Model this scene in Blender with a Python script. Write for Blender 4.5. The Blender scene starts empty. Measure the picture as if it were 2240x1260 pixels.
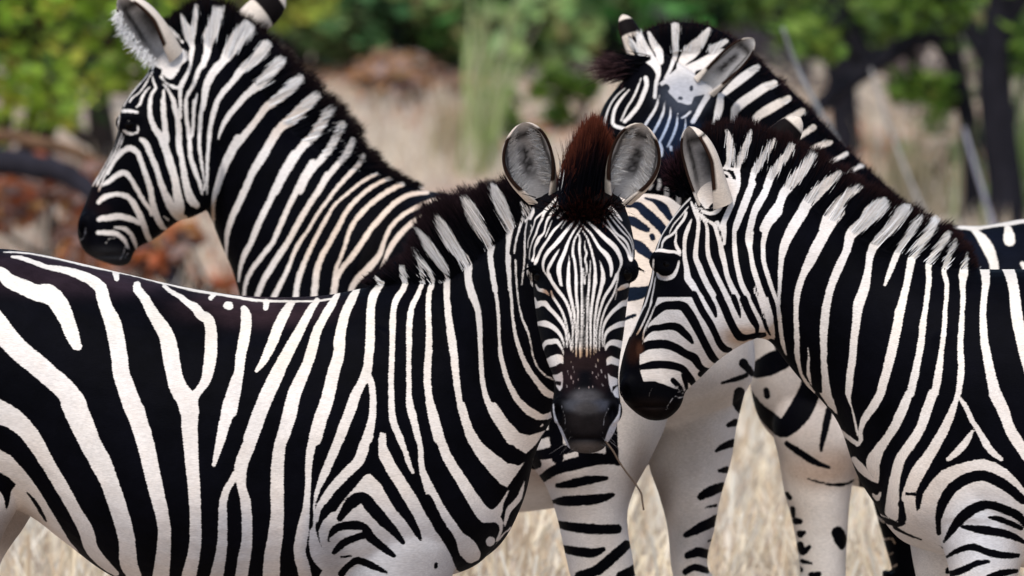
import bpy, bmesh, math, random
import numpy as np
from mathutils import Vector, Matrix, noise as mnoise

# ---------------------------------------------------------------- camera, sky, sun, exposure
scene = bpy.context.scene
COL = scene.collection
CAM = np.array((0.0, -15.0, 2.5))
AIM_Z = 1.27
TILT = math.atan((CAM[2] - AIM_Z) / 15.0)
FPX = 1050.0 * math.hypot(15.0, CAM[2] - AIM_Z)          # focal length in photo pixels (2240 wide)
cam_data = bpy.data.cameras.new('camera')
cam_data.sensor_width = 36.0
cam_data.lens = FPX / 2240.0 * 36.0
cam_data.clip_start = 0.5
cam_data.clip_end = 3000.0
cam_data.dof.use_dof = True
cam_data.dof.focus_distance = 14.95
cam_data.dof.aperture_fstop = 4.9
cam = bpy.data.objects.new('camera', cam_data)
cam.location = CAM
cam.rotation_euler = (math.pi / 2 - TILT, 0, 0)
COL.objects.link(cam)
scene.camera = cam

SUN_ELEV, SUN_AZ = 60.0, 196.0       # degrees; azimuth clockwise from +Y (behind the camera, a little to its left)
world = bpy.data.worlds.new('World')
scene.world = world
world.use_nodes = True
wn = world.node_tree.nodes
sky = wn.new('ShaderNodeTexSky')
sky.sky_type = 'NISHITA'
sky.sun_disc = False
sky.sun_elevation = math.radians(SUN_ELEV)
sky.sun_rotation = math.radians(SUN_AZ)
sky.air_density = 1.0
sky.dust_density = 1.2
sky.ozone_density = 1.0
world.node_tree.links.new(sky.outputs[0], wn['Background'].inputs[0])
wn['Background'].inputs[1].default_value = 0.11
sun_data = bpy.data.lights.new('sun', 'SUN')
sun_data.energy = 2.1
sun_data.angle = math.radians(25)
sun_data.color = (1.0, 0.965, 0.92)
sun = bpy.data.objects.new('sun', sun_data)
az, el = math.radians(SUN_AZ), math.radians(SUN_ELEV)
sdir = Vector((math.sin(az) * math.cos(el), math.cos(az) * math.cos(el), math.sin(el)))
sun.rotation_euler = sdir.to_track_quat('Z', 'Y').to_euler()
sun.location = (0, 0, 30)
COL.objects.link(sun)
scene.view_settings.view_transform = 'Standard'
scene.view_settings.look = 'None'
scene.view_settings.gamma = 1.0
scene.view_settings.exposure = 0.70
scene.view_settings.use_curve_mapping = False
scene.cycles.use_denoising = True

# ---------------------------------------------------------------- small helpers
FWD = np.array((0, math.cos(TILT), -math.sin(TILT)))
UPV = np.array((0, math.sin(TILT), math.cos(TILT)))


def P(px, py, Y):
    """A point of the place: the one seen at photo position (px, py) at depth Y metres behind the middle zebra."""
    d = FWD + np.array((1.0, 0, 0)) * ((px - 1120.0) / FPX) + UPV * ((630.0 - py) / FPX)
    return CAM + d * ((Y - CAM[1]) / d[1])


def ground_at(px, py):
    d = FWD + np.array((1.0, 0, 0)) * ((px - 1120.0) / FPX) + UPV * ((630.0 - py) / FPX)
    return CAM + d * (-CAM[2] / d[2])


def chart(pts):
    v = pts - CAM
    z = v @ FWD
    return 1120.0 + FPX * v[:, 0] / z, 630.0 - FPX * (v @ UPV) / z


def mesh_object(name, verts, faces, mat=None, parent=None, smooth=True):
    me = bpy.data.meshes.new(name)
    me.from_pydata([tuple(v) for v in verts], [], faces)
    me.validate()
    if smooth:
        me.polygons.foreach_set('use_smooth', np.ones(len(me.polygons), bool))
    me.update()
    ob = bpy.data.objects.new(name, me)
    if mat:
        me.materials.append(mat)
    COL.objects.link(ob)
    if parent:
        ob.parent = parent
        ob.matrix_parent_inverse = parent.matrix_world.inverted()
    return ob


def quads_object(name, V, mat, parent=None, col=None, k=4):
    """Many separate k-gons: V is (n, k, 3); col (n, 3) goes into the attribute 'tint'."""
    n = len(V)
    me = bpy.data.meshes.new(name)
    me.vertices.add(n * k)
    me.vertices.foreach_set('co', V.reshape(-1).astype(np.float32))
    me.loops.add(n * k)
    me.loops.foreach_set('vertex_index', np.arange(n * k, dtype=np.int32))
    me.polygons.add(n)
    me.polygons.foreach_set('loop_start', np.arange(0, n * k, k, dtype=np.int32))
    me.polygons.foreach_set('loop_total', np.full(n, k, dtype=np.int32))
    me.update(calc_edges=True)
    if col is not None:
        a = me.attributes.new('tint', 'FLOAT_COLOR', 'POINT')
        c = np.ones((n * k, 4), np.float32)
        c[:, :3] = np.repeat(col, k, axis=0)
        a.data.foreach_set('color', c.reshape(-1))
    me.materials.append(mat)
    ob = bpy.data.objects.new(name, me)
    COL.objects.link(ob)
    if parent:
        ob.parent = parent
        ob.matrix_parent_inverse = parent.matrix_world.inverted()
    return ob


def empty(name, loc):
    e = bpy.data.objects.new(name, None)
    e.location = loc
    e.empty_display_size = 0.1
    COL.objects.link(e)
    bpy.context.view_layer.update()
    return e


def tag(o, label=None, cat=None, group=None, kind=None):
    for k, v in (('label', label), ('category', cat), ('group', group), ('kind', kind)):
        if v:
            o[k] = v
    return o


def new_mat(name):
    m = bpy.data.materials.new(name)
    m.use_nodes = True
    nt = m.node_tree
    b = nt.nodes['Principled BSDF']
    return m, nt, b


def N(nt, kind, **kw):
    n = nt.nodes.new(kind)
    for k, v in kw.items():
        if k.startswith('i_'):
            n.inputs[k[2:].replace('_', ' ')].default_value = v
        else:
            setattr(n, k, v)
    return n


def tint_mat(name, rough=0.8, trans=0.0, spec=0.2, var=0.25, scale=6.0):
    """Material whose colour comes from the mesh's own 'tint' attribute, broken up by a little noise."""
    m, nt, b = new_mat(name)
    a = N(nt, 'ShaderNodeAttribute', attribute_name='tint')
    tc = N(nt, 'ShaderNodeTexCoord')
    no = N(nt, 'ShaderNodeTexNoise')
    no.inputs['Scale'].default_value = scale
    no.inputs['Detail'].default_value = 4
    nt.links.new(tc.outputs['Object'], no.inputs['Vector'])
    mr = N(nt, 'ShaderNodeMapRange')
    mr.inputs['To Min'].default_value = 1 - var
    mr.inputs['To Max'].default_value = 1 + var
    nt.links.new(no.outputs['Fac'], mr.inputs['Value'])
    mx = N(nt, 'ShaderNodeVectorMath', operation='MULTIPLY')
    nt.links.new(a.outputs['Color'], mx.inputs[0])
    nt.links.new(mr.outputs[0], mx.inputs[1])
    nt.links.new(mx.outputs[0], b.inputs['Base Color'])
    b.inputs['Roughness'].default_value = rough
    b.inputs['Specular IOR Level'].default_value = spec
    if trans:
        tr = N(nt, 'ShaderNodeBsdfTranslucent')
        nt.links.new(mx.outputs[0], tr.inputs['Color'])
        ms = N(nt, 'ShaderNodeMixShader')
        ms.inputs[0].default_value = trans
        nt.links.new(b.outputs[0], ms.inputs[1])
        nt.links.new(tr.outputs[0], ms.inputs[2])
        nt.links.new(ms.outputs[0], nt.nodes['Material Output'].inputs['Surface'])
    return m

# ---------------------------------------------------------------- ground
def ground_material():
    m, nt, b = new_mat('dry_ground')
    tc = N(nt, 'ShaderNodeTexCoord')
    n1 = N(nt, 'ShaderNodeTexNoise'); n1.inputs['Scale'].default_value = 0.45; n1.inputs['Detail'].default_value = 6
    n2 = N(nt, 'ShaderNodeTexNoise'); n2.inputs['Scale'].default_value = 3.0; n2.inputs['Detail'].default_value = 8
    n3 = N(nt, 'ShaderNodeTexNoise'); n3.inputs['Scale'].default_value = 40.0; n3.inputs['Detail'].default_value = 4
    for n in (n1, n2, n3):
        nt.links.new(tc.outputs['Object'], n.inputs['Vector'])
    r1 = N(nt, 'ShaderNodeValToRGB')
    e = r1.color_ramp.elements
    e[0].position, e[0].color = 0.36, (0.24, 0.17, 0.13, 1)
    e[1].position, e[1].color = 0.62, (0.62, 0.53, 0.42, 1)
    x = r1.color_ramp.elements.new(0.5); x.color = (0.42, 0.32, 0.24, 1)
    nt.links.new(n2.outputs['Fac'], r1.inputs['Fac'])
    r2 = N(nt, 'ShaderNodeValToRGB')
    e = r2.color_ramp.elements
    e[0].position, e[0].color = 0.42, (0.62, 0.53, 0.42, 1)
    e[1].position, e[1].color = 0.60, (0.36, 0.23, 0.17, 1)
    nt.links.new(n1.outputs['Fac'], r2.inputs['Fac'])
    mx = N(nt, 'ShaderNodeMixRGB', blend_type='MIX'); mx.inputs[0].default_value = 0.5
    nt.links.new(r1.outputs[0], mx.inputs[1]); nt.links.new(r2.outputs[0], mx.inputs[2])
    nt.links.new(mx.outputs[0], b.inputs['Base Color'])
    b.inputs['Roughness'].default_value = 0.95
    b.inputs['Specular IOR Level'].default_value = 0.1
    bp = N(nt, 'ShaderNodeBump'); bp.inputs['Strength'].default_value = 0.6; bp.inputs['Distance'].default_value = 0.05
    nt.links.new(n3.outputs['Fac'], bp.inputs['Height'])
    nt.links.new(bp.outputs[0], b.inputs['Normal'])
    return m


def height(x, y):
    """Gentle swells away from the animals; flat where they stand."""
    far = np.clip((np.hypot(x, y - 1.0) - 5.0) / 20.0, 0, 1)
    return far * (0.12 * np.sin(x * 0.31 + 1.3) * np.cos(y * 0.23) + 0.10 * np.sin(x * 0.11 - y * 0.17))


def make_ground():
    s = np.concatenate((-np.geomspace(900, 24, 26), np.linspace(-20, 20, 81), np.geomspace(24, 900, 26)))
    t = np.concatenate((-np.geomspace(400, 24, 18), np.linspace(-20, 70, 121), np.geomspace(76, 1500, 24)))
    X, Y = np.meshgrid(s, t)
    Z = height(X, Y)
    nx, ny = len(s), len(t)
    V = np.stack((X, Y, Z), -1).reshape(-1, 3)
    F = [(j * nx + i, j * nx + i + 1, (j + 1) * nx + i + 1, (j + 1) * nx + i) for j in range(ny - 1) for i in range(nx - 1)]
    g = mesh_object('ground', V, F, ground_material())
    tag(g, 'dry pale straw and dust covered ground under the zebras', 'ground', kind='structure')
    return g


make_ground()

# ---------------------------------------------------------------- bush country behind the animals
LEAF = tint_mat('leaf', rough=0.55, trans=0.35, spec=0.3, var=0.15)
BARK = tint_mat('bark', rough=0.9, spec=0.1, var=0.5, scale=14.0)
STRAW = tint_mat('straw', rough=0.8, trans=0.25, spec=0.15, var=0.2)


def tube_path(pts, radii, n=9, sub=5, wob=0.0, rng=None):
    A = np.column_stack((np.asarray(pts, float), radii))
    rows = []
    m = len(A)
    for i in range(m - 1):
        p0, p1, p2, p3 = A[max(i - 1, 0)], A[i], A[i + 1], A[min(i + 2, m - 1)]
        for j in range(sub):
            t = j / sub
            rows.append(0.5 * (2 * p1 + (p2 - p0) * t + (2 * p0 - 5 * p1 + 4 * p2 - p3) * t * t + (3 * p1 - p0 - 3 * p2 + p3) * t ** 3))
    rows.append(A[-1])
    rows = np.array(rows)
    C, R = rows[:, :3], np.maximum(rows[:, 3], .002)
    if wob:
        C = C + rng.normal(0, wob, C.shape)
    T = np.gradient(C, axis=0)
    T /= np.linalg.norm(T, axis=1, keepdims=True)
    ref = np.array((0.31, 0.87, 0.2))
    U = np.cross(T, ref); U /= np.linalg.norm(U, axis=1, keepdims=True)
    W = np.cross(T, U)
    a = np.linspace(0, 2 * np.pi, n, endpoint=False)
    V = C[:, None] + R[:, None, None] * (np.cos(a)[None, :, None] * U[:, None] + np.sin(a)[None, :, None] * W[:, None])
    k = len(C)
    F = [(i * n + j, i * n + (j + 1) % n, (i + 1) * n + (j + 1) % n, (i + 1) * n + j) for i in range(k - 1) for j in range(n)]
    F.append(tuple(range(n - 1, -1, -1)))
    F.append(tuple((k - 1) * n + j for j in range(n)))
    return V.reshape(-1, 3), F


def paint(ob, col, rng=None, jit=0.0):
    me = ob.data
    a = me.attributes.new('tint', 'FLOAT_COLOR', 'POINT')
    n = len(me.vertices)
    c = np.ones((n, 4), np.float32); c[:, :3] = col
    if jit:
        c[:, :3] *= rng.uniform(1 - jit, 1 + jit, (n, 1))
    a.data.foreach_set('color', c.reshape(-1))


def wood(name, paths, col, parent, rng):
    """Trunk or limbs of ONE plant as one mesh."""
    Vs, Fs, o = [], [], 0
    for pts, rad in paths:
        V, F = tube_path(pts, rad, rng=rng, wob=0.0)
        Vs.append(V); Fs += [tuple(i + o for i in f) for f in F]; o += len(V)
    ob = mesh_object(name, np.concatenate(Vs), Fs, BARK, parent)
    paint(ob, col, rng, .25)
    return ob


def leaf_cloud(centers, radii, per, size, rng, flat=0.0):
    """Leaf-sized faces spread through several clumps, folded along the midrib by two quads sharing no edge."""
    C = []
    for c, r in zip(centers, radii):
        d = rng.normal(0, 1, (per, 3)); d /= np.linalg.norm(d, axis=1, keepdims=True)
        C.append(np.asarray(c) + d * (rng.uniform(0, 1, (per, 1)) ** .45) * np.asarray(r))
    C = np.concatenate(C)
    n = len(C)
    a = rng.normal(0, 1, (n, 3)); a[:, 2] *= .5; a /= np.linalg.norm(a, axis=1, keepdims=True)
    b = np.cross(a, rng.normal(0, 1, (n, 3))); b /= np.linalg.norm(b, axis=1, keepdims=True)
    s = size * rng.uniform(.6, 1.3, (n, 1))
    V = np.stack((C - a * s, C + b * s * .45, C + a * s, C - b * s * .45), 1)
    return V


def greens(n, base, rng, extra=()):
    c = np.array(base)[None] * rng.uniform(.55, 1.45, (n, 1)) * rng.uniform(.88, 1.12, (n, 3))
    for col, frac in extra:
        m = rng.uniform(0, 1, n) < frac
        c[m] = np.array(col) * rng.uniform(.7, 1.2, (m.sum(), 1))
    return np.clip(c, .004, .9)


def bush(name, label, px, py_base, w, h, n_clump, per, size, base, seed, extra=(), stems=4, bark=(.035, .028, .026), lift=.25, cat='bush', group=None, depth=None):
    rng = np.random.default_rng(seed)
    g = ground_at(px, py_base)
    g[2] = height(g[0], g[1])
    root = empty(name, g)
    tag(root, label, cat, group)
    cs, rs = [], []
    for i in range(n_clump):
        a = rng.uniform(0, 2 * np.pi); q = math.sqrt(rng.uniform(0, 1))
        z = h * (lift + (1 - lift) * rng.uniform(0, 1))
        k = 1 - .45 * (z / h) ** 2
        cs.append(g + np.array((w * q * k * math.cos(a), (depth or w) * q * k * math.sin(a), z)))
        rs.append(np.array((1, 1, .75)) * w * rng.uniform(.18, .34))
    V = leaf_cloud(cs, rs, per, size, rng)
    V[:, :, 2] = np.maximum(V[:, :, 2], g[2] + .03)
    cr = quads_object('crown', V, LEAF, root, greens(len(V), base, rng, extra))
    paths = []
    for i in range(stems):
        t = cs[rng.integers(len(cs))]
        b = g + np.array((rng.normal(0, w * .12), rng.normal(0, w * .12), -.05))
        m = (b + t) / 2 + np.array((rng.normal(0, .12 * w), rng.normal(0, .1 * w), .1 * h))
        r = .022 + .018 * h
        paths.append(((b, m, t), (r, r * .6, r * .2)))
        for j in range(2):
            t2 = cs[rng.integers(len(cs))]
            paths.append(((m, (m + t2) / 2 + rng.normal(0, .05 * w, 3), t2), (r * .5, r * .35, r * .12)))
    wood('stems', paths, bark, root, rng)
    return root


def background():
    rng = np.random.default_rng(5)
    YG = (.27, .42, .045)
    bush('leafy_bush', 'yellow-green leafy bush at the left edge behind the nearest profile muzzle', 40, 480, 1.0, 1.55, 54, 52, .062, YG, 1,
         extra=(((.46, .46, .06), .2), ((.03, .06, .015), .18), ((.2, .05, .02), .03)), lift=.30)
    bush('leafy_bush', 'yellow-green bush behind the ears of the left zebra', 420, 300, .8, 1.35, 30, 50, .07, (.32, .38, .05), 2,
         extra=(((.36, .32, .04), .2), ((.03, .05, .015), .25)), lift=.4)
    # green thicket along the top
    spec = [('olive bush behind the nape of the left zebra', 690, 175, 1.1, 1.4, (0.180, 0.231, 0.090), 3),
            ('dull olive bush between the left zebra and the tall grass', 830, 190, 1.2, 1.35, (0.140, 0.219, 0.077), 4),
            ('deep green bush left of the tall pale grass tuft', 945, 205, 1.0, 1.25, (0.090, 0.219, 0.077), 5),
            ('pale green bush directly behind the tall grass tuft', 1085, 215, 1.0, 1.6, (0.333, 0.487, 0.180), 6),
            ('dark green bush above the forelock of the facing zebra', 1225, 215, 1.1, 1.6, (0.065, 0.192, 0.038), 7),
            ('dark green bush behind the ear of the farthest zebra', 1370, 190, 1.0, 1.5, (0.077, 0.180, 0.051), 8),
            ('brownish green bush behind the mane of the farthest zebra', 1530, 165, 1.2, 1.4, (0.154, 0.180, 0.090), 9),
            ('mid green bush right of the farthest zebra ear', 1680, 200, .8, 1.3, (0.205, 0.333, 0.077), 10),
            ('low green bush behind the leaning dark branch', 1950, 185, 1.1, 1.6, (0.180, 0.308, 0.065), 12),
            ('olive bush at the right edge behind the dark trunks', 2200, 190, 1.1, 1.6, (0.154, 0.231, 0.077), 13)]
    for lab, px, py, w, h, c, sd in spec:
        bush('thicket_bush', lab, px, py + 34, w, h * 1.15, 26, 48, .10, c, sd, extra=(((.02, .04, .015), .22), ((.22, .19, .07), .1)), lift=.1, group='bushes of the green thicket')
    far = [('shadowy far bush behind the left leafy bush', 150, 60, 2.2, 2.6, (0.124, 0.173, 0.074), 20), ('shadowy far bush behind the olive bushes', 760, 70, 2.4, 2.6, (0.111, 0.148, 0.074), 21),
           ('shadowy far bush behind the dark green bushes', 1300, 60, 2.4, 2.8, (0.087, 0.148, 0.049), 22), ('shadowy far bush behind the dark trunks', 1900, 66, 2.4, 2.8, (0.111, 0.173, 0.062), 23)]
    for lab, px, py, w, h, c, sd in far:
        bush('thicket_bush', lab, px, py, w, h, 46, 110, .12, c, sd, extra=(((.012, .02, .01), .35),), lift=.04, group='bushes of the green thicket')
    bush('low_plant', 'small bright green plant near the crown of the facing zebra', 1230, 345, .28, .34, 8, 60, .05, (.12, .2, .03), 31, stems=2, lift=.2, cat='plant')
    bush('low_plant', 'small bright green plant low behind the right zebra mane', 2070, 430, .30, .36, 9, 60, .05, (.08, .15, .03), 32, stems=2, lift=.2, cat='plant')
    bush('low_plant', 'small green plant left of the tall grass tuft foot', 1105, 390, .25, .35, 8, 50, .05, (.12, .19, .04), 33, stems=2, lift=.2, cat='plant')

    def dry_shrub(label, px, py, w, h, seed, col=(.10, .075, .07)):
        r = np.random.default_rng(seed)
        g = ground_at(px, py); g[2] = height(g[0], g[1])
        paths = []
        for i in range(16):
            a = r.uniform(0, 2 * np.pi); k = r.uniform(.3, 1)
            t = g + np.array((w * k * math.cos(a), w * k * math.sin(a), h * r.uniform(.35, 1)))
            m = g + (t - g) * .5 + r.normal(0, .06, 3) * w + np.array((0, 0, .1 * h))
            rad = .012 + .006 * h
            paths.append(((g - np.array((0, 0, .04)), m, t), (rad, rad * .7, rad * .3)))
            for q in range(2):
                t2 = t + r.normal(0, .3, 3) * np.array((w, w, h * .5))
                paths.append(((m, (m + t2) / 2, t2), (rad * .6, rad * .45, rad * .2)))
        ob = wood('dry_shrub', paths, col, None, r)
        tag(ob, label, 'dry shrub', 'leafless shrubs on the bare ground')
    dry_shrub('low leafless purple-grey shrub behind the mane of the left zebra', 745, 195, .8, .5, 81, (.055, .05, .06))
    dry_shrub('dark leafless shrub under the dark green bush in the middle', 1200, 240, .7, .45, 82, (.03, .025, .03))
    dry_shrub('leafless brown shrub between the dark trunks and the pale sticks', 1990, 330, .8, .55, 83, (.12, .09, .08))
    dry_shrub('leafless brown shrub in front of the left leaf litter', 120, 530, .6, .28, 84, (.10, .07, .065))
    dry_shrub('leafless grey shrub beside the leaning dark branch', 1790, 300, .7, .5, 85, (.07, .06, .065))

    RUST = (.42, .13, .05)
    rex = (((.58, .30, .10), .25), ((.40, .28, .24), .3), ((.12, .07, .06), .12))
    bush('rusty_shrub', 'rust-orange leafed shrub in front of the left zebra muzzle', 75, 610, .6, .52, 20, 40, .055, RUST, 91, extra=rex, lift=.1, cat='shrub', group='rust-leafed shrubs')
    bush('rusty_shrub', 'rust-orange leafed shrub under the chin of the left zebra', 300, 650, .45, .34, 12, 30, .055, RUST, 92, extra=rex, lift=.1, cat='shrub', group='rust-leafed shrubs')
    bush('rusty_shrub', 'low rust-orange shrub beside the mane of the left zebra', 870, 318, .5, .26, 10, 34, .06, (.40, .24, .14), 93, extra=rex, lift=.05, cat='shrub', group='rust-leafed shrubs')

    # dark trees at the right
    def dark_tree(label, paths, leaves, seed, base, bark):
        r = np.random.default_rng(seed)
        g = ground_at(*base); g[2] = height(g[0], g[1])
        root = empty('bare_tree', g)
        tag(root, label, 'tree', 'dark trees behind the right zebra')
        Y = g[1]
        pp = []
        first = True
        for pts, w in paths:
            q = [P(a, b, Y + d) for a, b, d in pts]
            if first:
                q = [np.array((q[0][0], q[0][1], g[2] - .05))] + q
                w = [w[0] * 1.25] + w
                first = False
            px_m = FPX / (Y - CAM[1])
            pp.append((q, [x / 2 / px_m for x in w]))
        wood('trunk', pp[:1], bark, root, r)
        if len(pp) > 1:
            wood('limbs', pp[1:], bark, root, r)
        cs = [P(a, b, Y + d) for a, b, d, _ in leaves]; rs = [np.array((1, 1, .8)) * k for _, _, _, k in leaves]
        V = leaf_cloud(cs, rs, 60, .06, r)
        quads_object('crown', V, LEAF, root, greens(len(V), (.16, .27, .04), r, extra=(((.02, .04, .012), .2),)))
    DK = (.014, .013, .017)
    dark_tree('thick dark trunk rising at the right edge of the picture', [([(2200, 430, 0), (2185, 300, 0), (2175, 150, 0), (2195, 0, 0), (2215, -180, 0)], [84, 80, 76, 70, 52]), ([(2178, 160, 0), (2120, 60, .2), (2050, -40, .3), (1990, -140, .3)], [46, 40, 32, 22]), ([(2190, 60, 0), (2260, -30, 0), (2330, -120, 0)], [40, 32, 20])],
              [(2100, -60, .2, .5), (2250, -120, 0, .6), (2330, -60, 0, .4), (1990, -140, .3, .5), (2160, -200, 0, .6), (2060, 20, .2, .14), (2235, 120, 0, .12)], 41, (2200, 520), DK)
    dark_tree('slim dark forked trunk left of the thick right trunk', [([(2130, 420, 0), (2120, 280, 0), (2090, 140, 0), (2080, 20, 0), (2070, -140, 0)], [48, 44, 40, 34, 24]), ([(2095, 160, 0), (2040, 80, 0), (1930, 130, -.1), (1800, 225, -.2), (1745, 300, -.2)], [38, 40, 42, 40, 24]), ([(1900, 150, -.1), (1860, 60, 0), (1850, -80, 0)], [44, 50, 36])],
              [(1950, 40, 0, .22), (1800, 90, -.2, .16), (1850, -110, 0, .5), (2060, -160, 0, .5), (1960, -80, 0, .4), (1990, 190, 0, .10), (2060, 195, 0, .12), (1745, 60, 0, .14)], 42, (2135, 500), DK)
    dark_tree('broad dark trunk behind the pale leaning stick', [([(1850, 300, 0), (1840, 180, 0), (1828, 60, 0), (1835, -80, 0)], [64, 66, 60, 44]), ([(1835, 120, 0), (1770, 40, 0), (1700, -60, 0)], [30, 24, 14]), ([(1842, 170, 0), (1920, 110, 0), (1985, 20, 0)], [28, 22, 12])],
              [(1790, 85, 0, .17), (1770, 40, 0, .14), (1700, -60, 0, .4), (1850, -120, 0, .5), (1940, 45, 0, .2), (1975, 10, 0, .2)], 44, (1850, 380), DK)
    dark_tree('thin dark crooked trunk at the very right edge', [([(2236, 400, 0), (2222, 280, 0), (2240, 150, 0), (2225, 20, 0), (2240, -100, 0)], [26, 24, 22, 18, 12]), ([(2228, 240, 0), (2160, 200, 0), (2060, 215, 0)], [18, 14, 8])],
              [(2065, 200, 0, .14), (2230, 110, 0, .15), (2240, -100, 0, .4), (2230, 330, 0, .14)], 45, (2236, 470), DK)
    # dark stump and limb at the left
    dark_tree('dark leaning trunk under the yellow-green bush at the left', [([(235, 400, 0), (225, 300, 0), (215, 200, 0), (240, 90, .1), (215, -30, .2)], [70, 66, 50, 34, 22]), ([(230, 330, 0), (120, 250, 0), (60, 130, 0)], [34, 26, 14])],
              [(230, 60, .1, .2), (200, -60, .2, .3), (60, 110, 0, .2), (300, 40, .1, .15)], 43, (238, 430), (.022, .017, .016))

    # fallen limbs
    def limb(label, pts, w, col, seed, depth=None):
        r = np.random.default_rng(seed)
        V, F = tube_path([P(*p) for p in pts], [x / 2 / (FPX / (pts[0][2] + 15)) for x in w], rng=r, wob=.003)
        ob = mesh_object('fallen_branch', V, F, BARK)
        paint(ob, col, r, .3)
        tag(ob, label, 'branch', 'fallen branches among the bushes')
    limb('thick dark fallen branch crossing low behind the left zebra muzzle', [(-120, 312, 15.6), (-20, 345, 15.6), (60, 362, 15.5), (140, 378, 15.4), (205, 425, 15.3), (300, 520, 15.0), (420, 680, 14.6)], [58, 60, 58, 52, 44, 40, 36], (.022, .020, .026), 51)
    limb('brown fallen branch lying above the thick dark one', [(-60, 290, 16.4), (20, 300, 16.4), (110, 318, 16.3), (200, 350, 16.2), (330, 450, 16.0), (420, 640, 15.7)], [26, 30, 28, 26, 24, 22], (.14, .08, .045), 52)
    limb('curved dark branch under the jaw of the left zebra', [(440, 620, 17.0), (425, 560, 17.2), (400, 500, 17.3), (360, 520, 17.4), (300, 590, 17.4)], [44, 40, 34, 30, 24], (.022, .02, .026), 53)

    # pale leaning sticks at the right
    def stick(label, pts, w, col, seed):
        r = np.random.default_rng(seed)
        V, F = tube_path([P(*p) for p in pts], [x / 2 / (FPX / (pts[0][2] + 15)) for x in w], rng=r)
        ob = mesh_object('dry_stick', V, F, BARK)
        paint(ob, col, r, .2)
        tag(ob, label, 'stick', 'pale dry sticks behind the right zebra')
    stick('pale grey stick leaning behind the neck of the farthest zebra', [(1712, 60, 9.0), (1745, 150, 9.0), (1800, 255, 8.9), (1900, 430, 8.8), (2010, 640, 8.6)], [8, 9, 10, 11, 12], (.20, .20, .20), 61)
    stick('pale stick standing before the thick dark trunk', [(2108, 280, 14), (2135, 370, 13.9), (2165, 470, 13.8), (2200, 600, 13.7)], [8, 9, 10, 11], (.24, .23, .26), 62)
    stick('thin pale stick leaning over bare ground right of centre', [(1905, 150, 14), (1950, 290, 13.9), (2000, 420, 13.8), (2060, 560, 13.7)], [6, 8, 9, 9], (.28, .26, .24), 63)

    # grass tufts
    def tuft(label, px, py, h, n, spread, lean, cols, seed, cat='grass tuft'):
        r = np.random.default_rng(seed)
        g = ground_at(px, py); g[2] = height(g[0], g[1])
        b = g + np.column_stack((r.normal(0, spread, n), r.normal(0, spread, n), np.zeros(n)))
        L = h * r.uniform(.45, 1.05, n)
        d = np.column_stack((r.normal(lean, .16, n), r.normal(0, .16, n), np.ones(n))); d /= np.linalg.norm(d, axis=1, keepdims=True)
        sd = np.column_stack((np.ones(n), r.normal(0, .4, n), np.zeros(n))); sd /= np.linalg.norm(sd, axis=1, keepdims=True)
        w = r.uniform(.004, .009, n)[:, None] * max(1, h)
        k = d * L[:, None]
        dr = np.column_stack((r.normal(lean * .6, .18, n), r.normal(0, .15, n), np.full(n, -.05))) * L[:, None]
        m = b + k * .55; t = b + k + dr * .6
        V = np.concatenate((np.stack((b - sd * w, b + sd * w, m + sd * w * .8, m - sd * w * .8), 1), np.stack((m - sd * w * .8, m + sd * w * .8, t + sd * w * .15, t - sd * w * .15), 1)))
        c = np.array(cols)[r.integers(0, len(cols), n)] * r.uniform(.75, 1.2, (n, 1))
        ob = quads_object('grass_tuft', V, STRAW, None, np.concatenate((c, c)))
        tag(ob, label, cat, 'tall grass tufts behind the zebras')
    GR = [(.34, .42, .16), (.44, .50, .25), (.56, .54, .34), (.22, .34, .08)]
    DR = [(.52, .42, .27), (.45, .36, .24), (.38, .33, .2)]
    tuft('tall pale green grass tuft standing behind the facing zebra left ear', 1050, 412, 1.0, 60, .055, .10, GR, 71)
    tuft('dry straw coloured tuft beside the tall green tuft', 985, 405, .5, 70, .05, .1, DR, 72)
    tuft('green grass tuft at the right edge above the back of the farthest zebra', 2225, 500, .95, 130, .12, .1, GR, 73)
    tuft('thin dry tuft on bare ground between the right sticks', 1985, 470, .6, 90, .14, 0, DR, 74)

    # short dry grass over the clearing: nobody could count it
    n = 190000
    y = 2.4 + 26 * rng.uniform(0, 1, n) ** 1.25
    half = (y + 15) * .125 + 1.3
    x = rng.uniform(-1, 1, n) * half
    dens = np.array([mnoise.noise((a * .55, b * .4, 3.3)) for a, b in zip(x, y)])
    keep = (dens + rng.normal(0, .12, n)) > np.interp(y, [2, 11, 15, 28], [-.5, -.35, .12, .25])
    x, y = x[keep], y[keep]
    n = len(x)
    b = np.column_stack((x, y, height(x, y) - .01))
    L = rng.uniform(.06, .26, n) * np.interp(y, [2, 20, 28], [1.1, 1.0, .8])
    d = np.column_stack((rng.normal(.05, .5, n), rng.normal(0, .45, n), np.ones(n))); d /= np.linalg.norm(d, axis=1, keepdims=True)
    sd = np.column_stack((np.ones(n), rng.normal(0, .5, n), rng.normal(0, .2, n))); sd /= np.linalg.norm(sd, axis=1, keepdims=True)
    w = rng.uniform(.003, .007, n)[:, None]
    t = b + d * L[:, None]
    V = np.stack((b - sd * w, b + sd * w, t + sd * w * .3, t - sd * w * .3), 1)
    cols = np.array([(.74, .63, .48), (.66, .54, .39), (.80, .72, .60), (.52, .39, .28), (.70, .62, .52)])
    c = cols[rng.integers(0, len(cols), n)] * rng.uniform(.8, 1.15, (n, 1))
    tag(quads_object('dry_grass', V, STRAW, None, c), 'short bleached dry grass covering the ground behind the legs', 'grass', kind='stuff')

    # taller dry stalks standing in it
    n = 14000
    y = 3.2 + 7.5 * rng.uniform(0, 1, n)
    x = rng.uniform(-1, 1, n) * ((y + 15) * .12 + 1.2)
    b = np.column_stack((x, y, height(x, y) - .01))
    L = rng.uniform(.16, .40, n)
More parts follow.
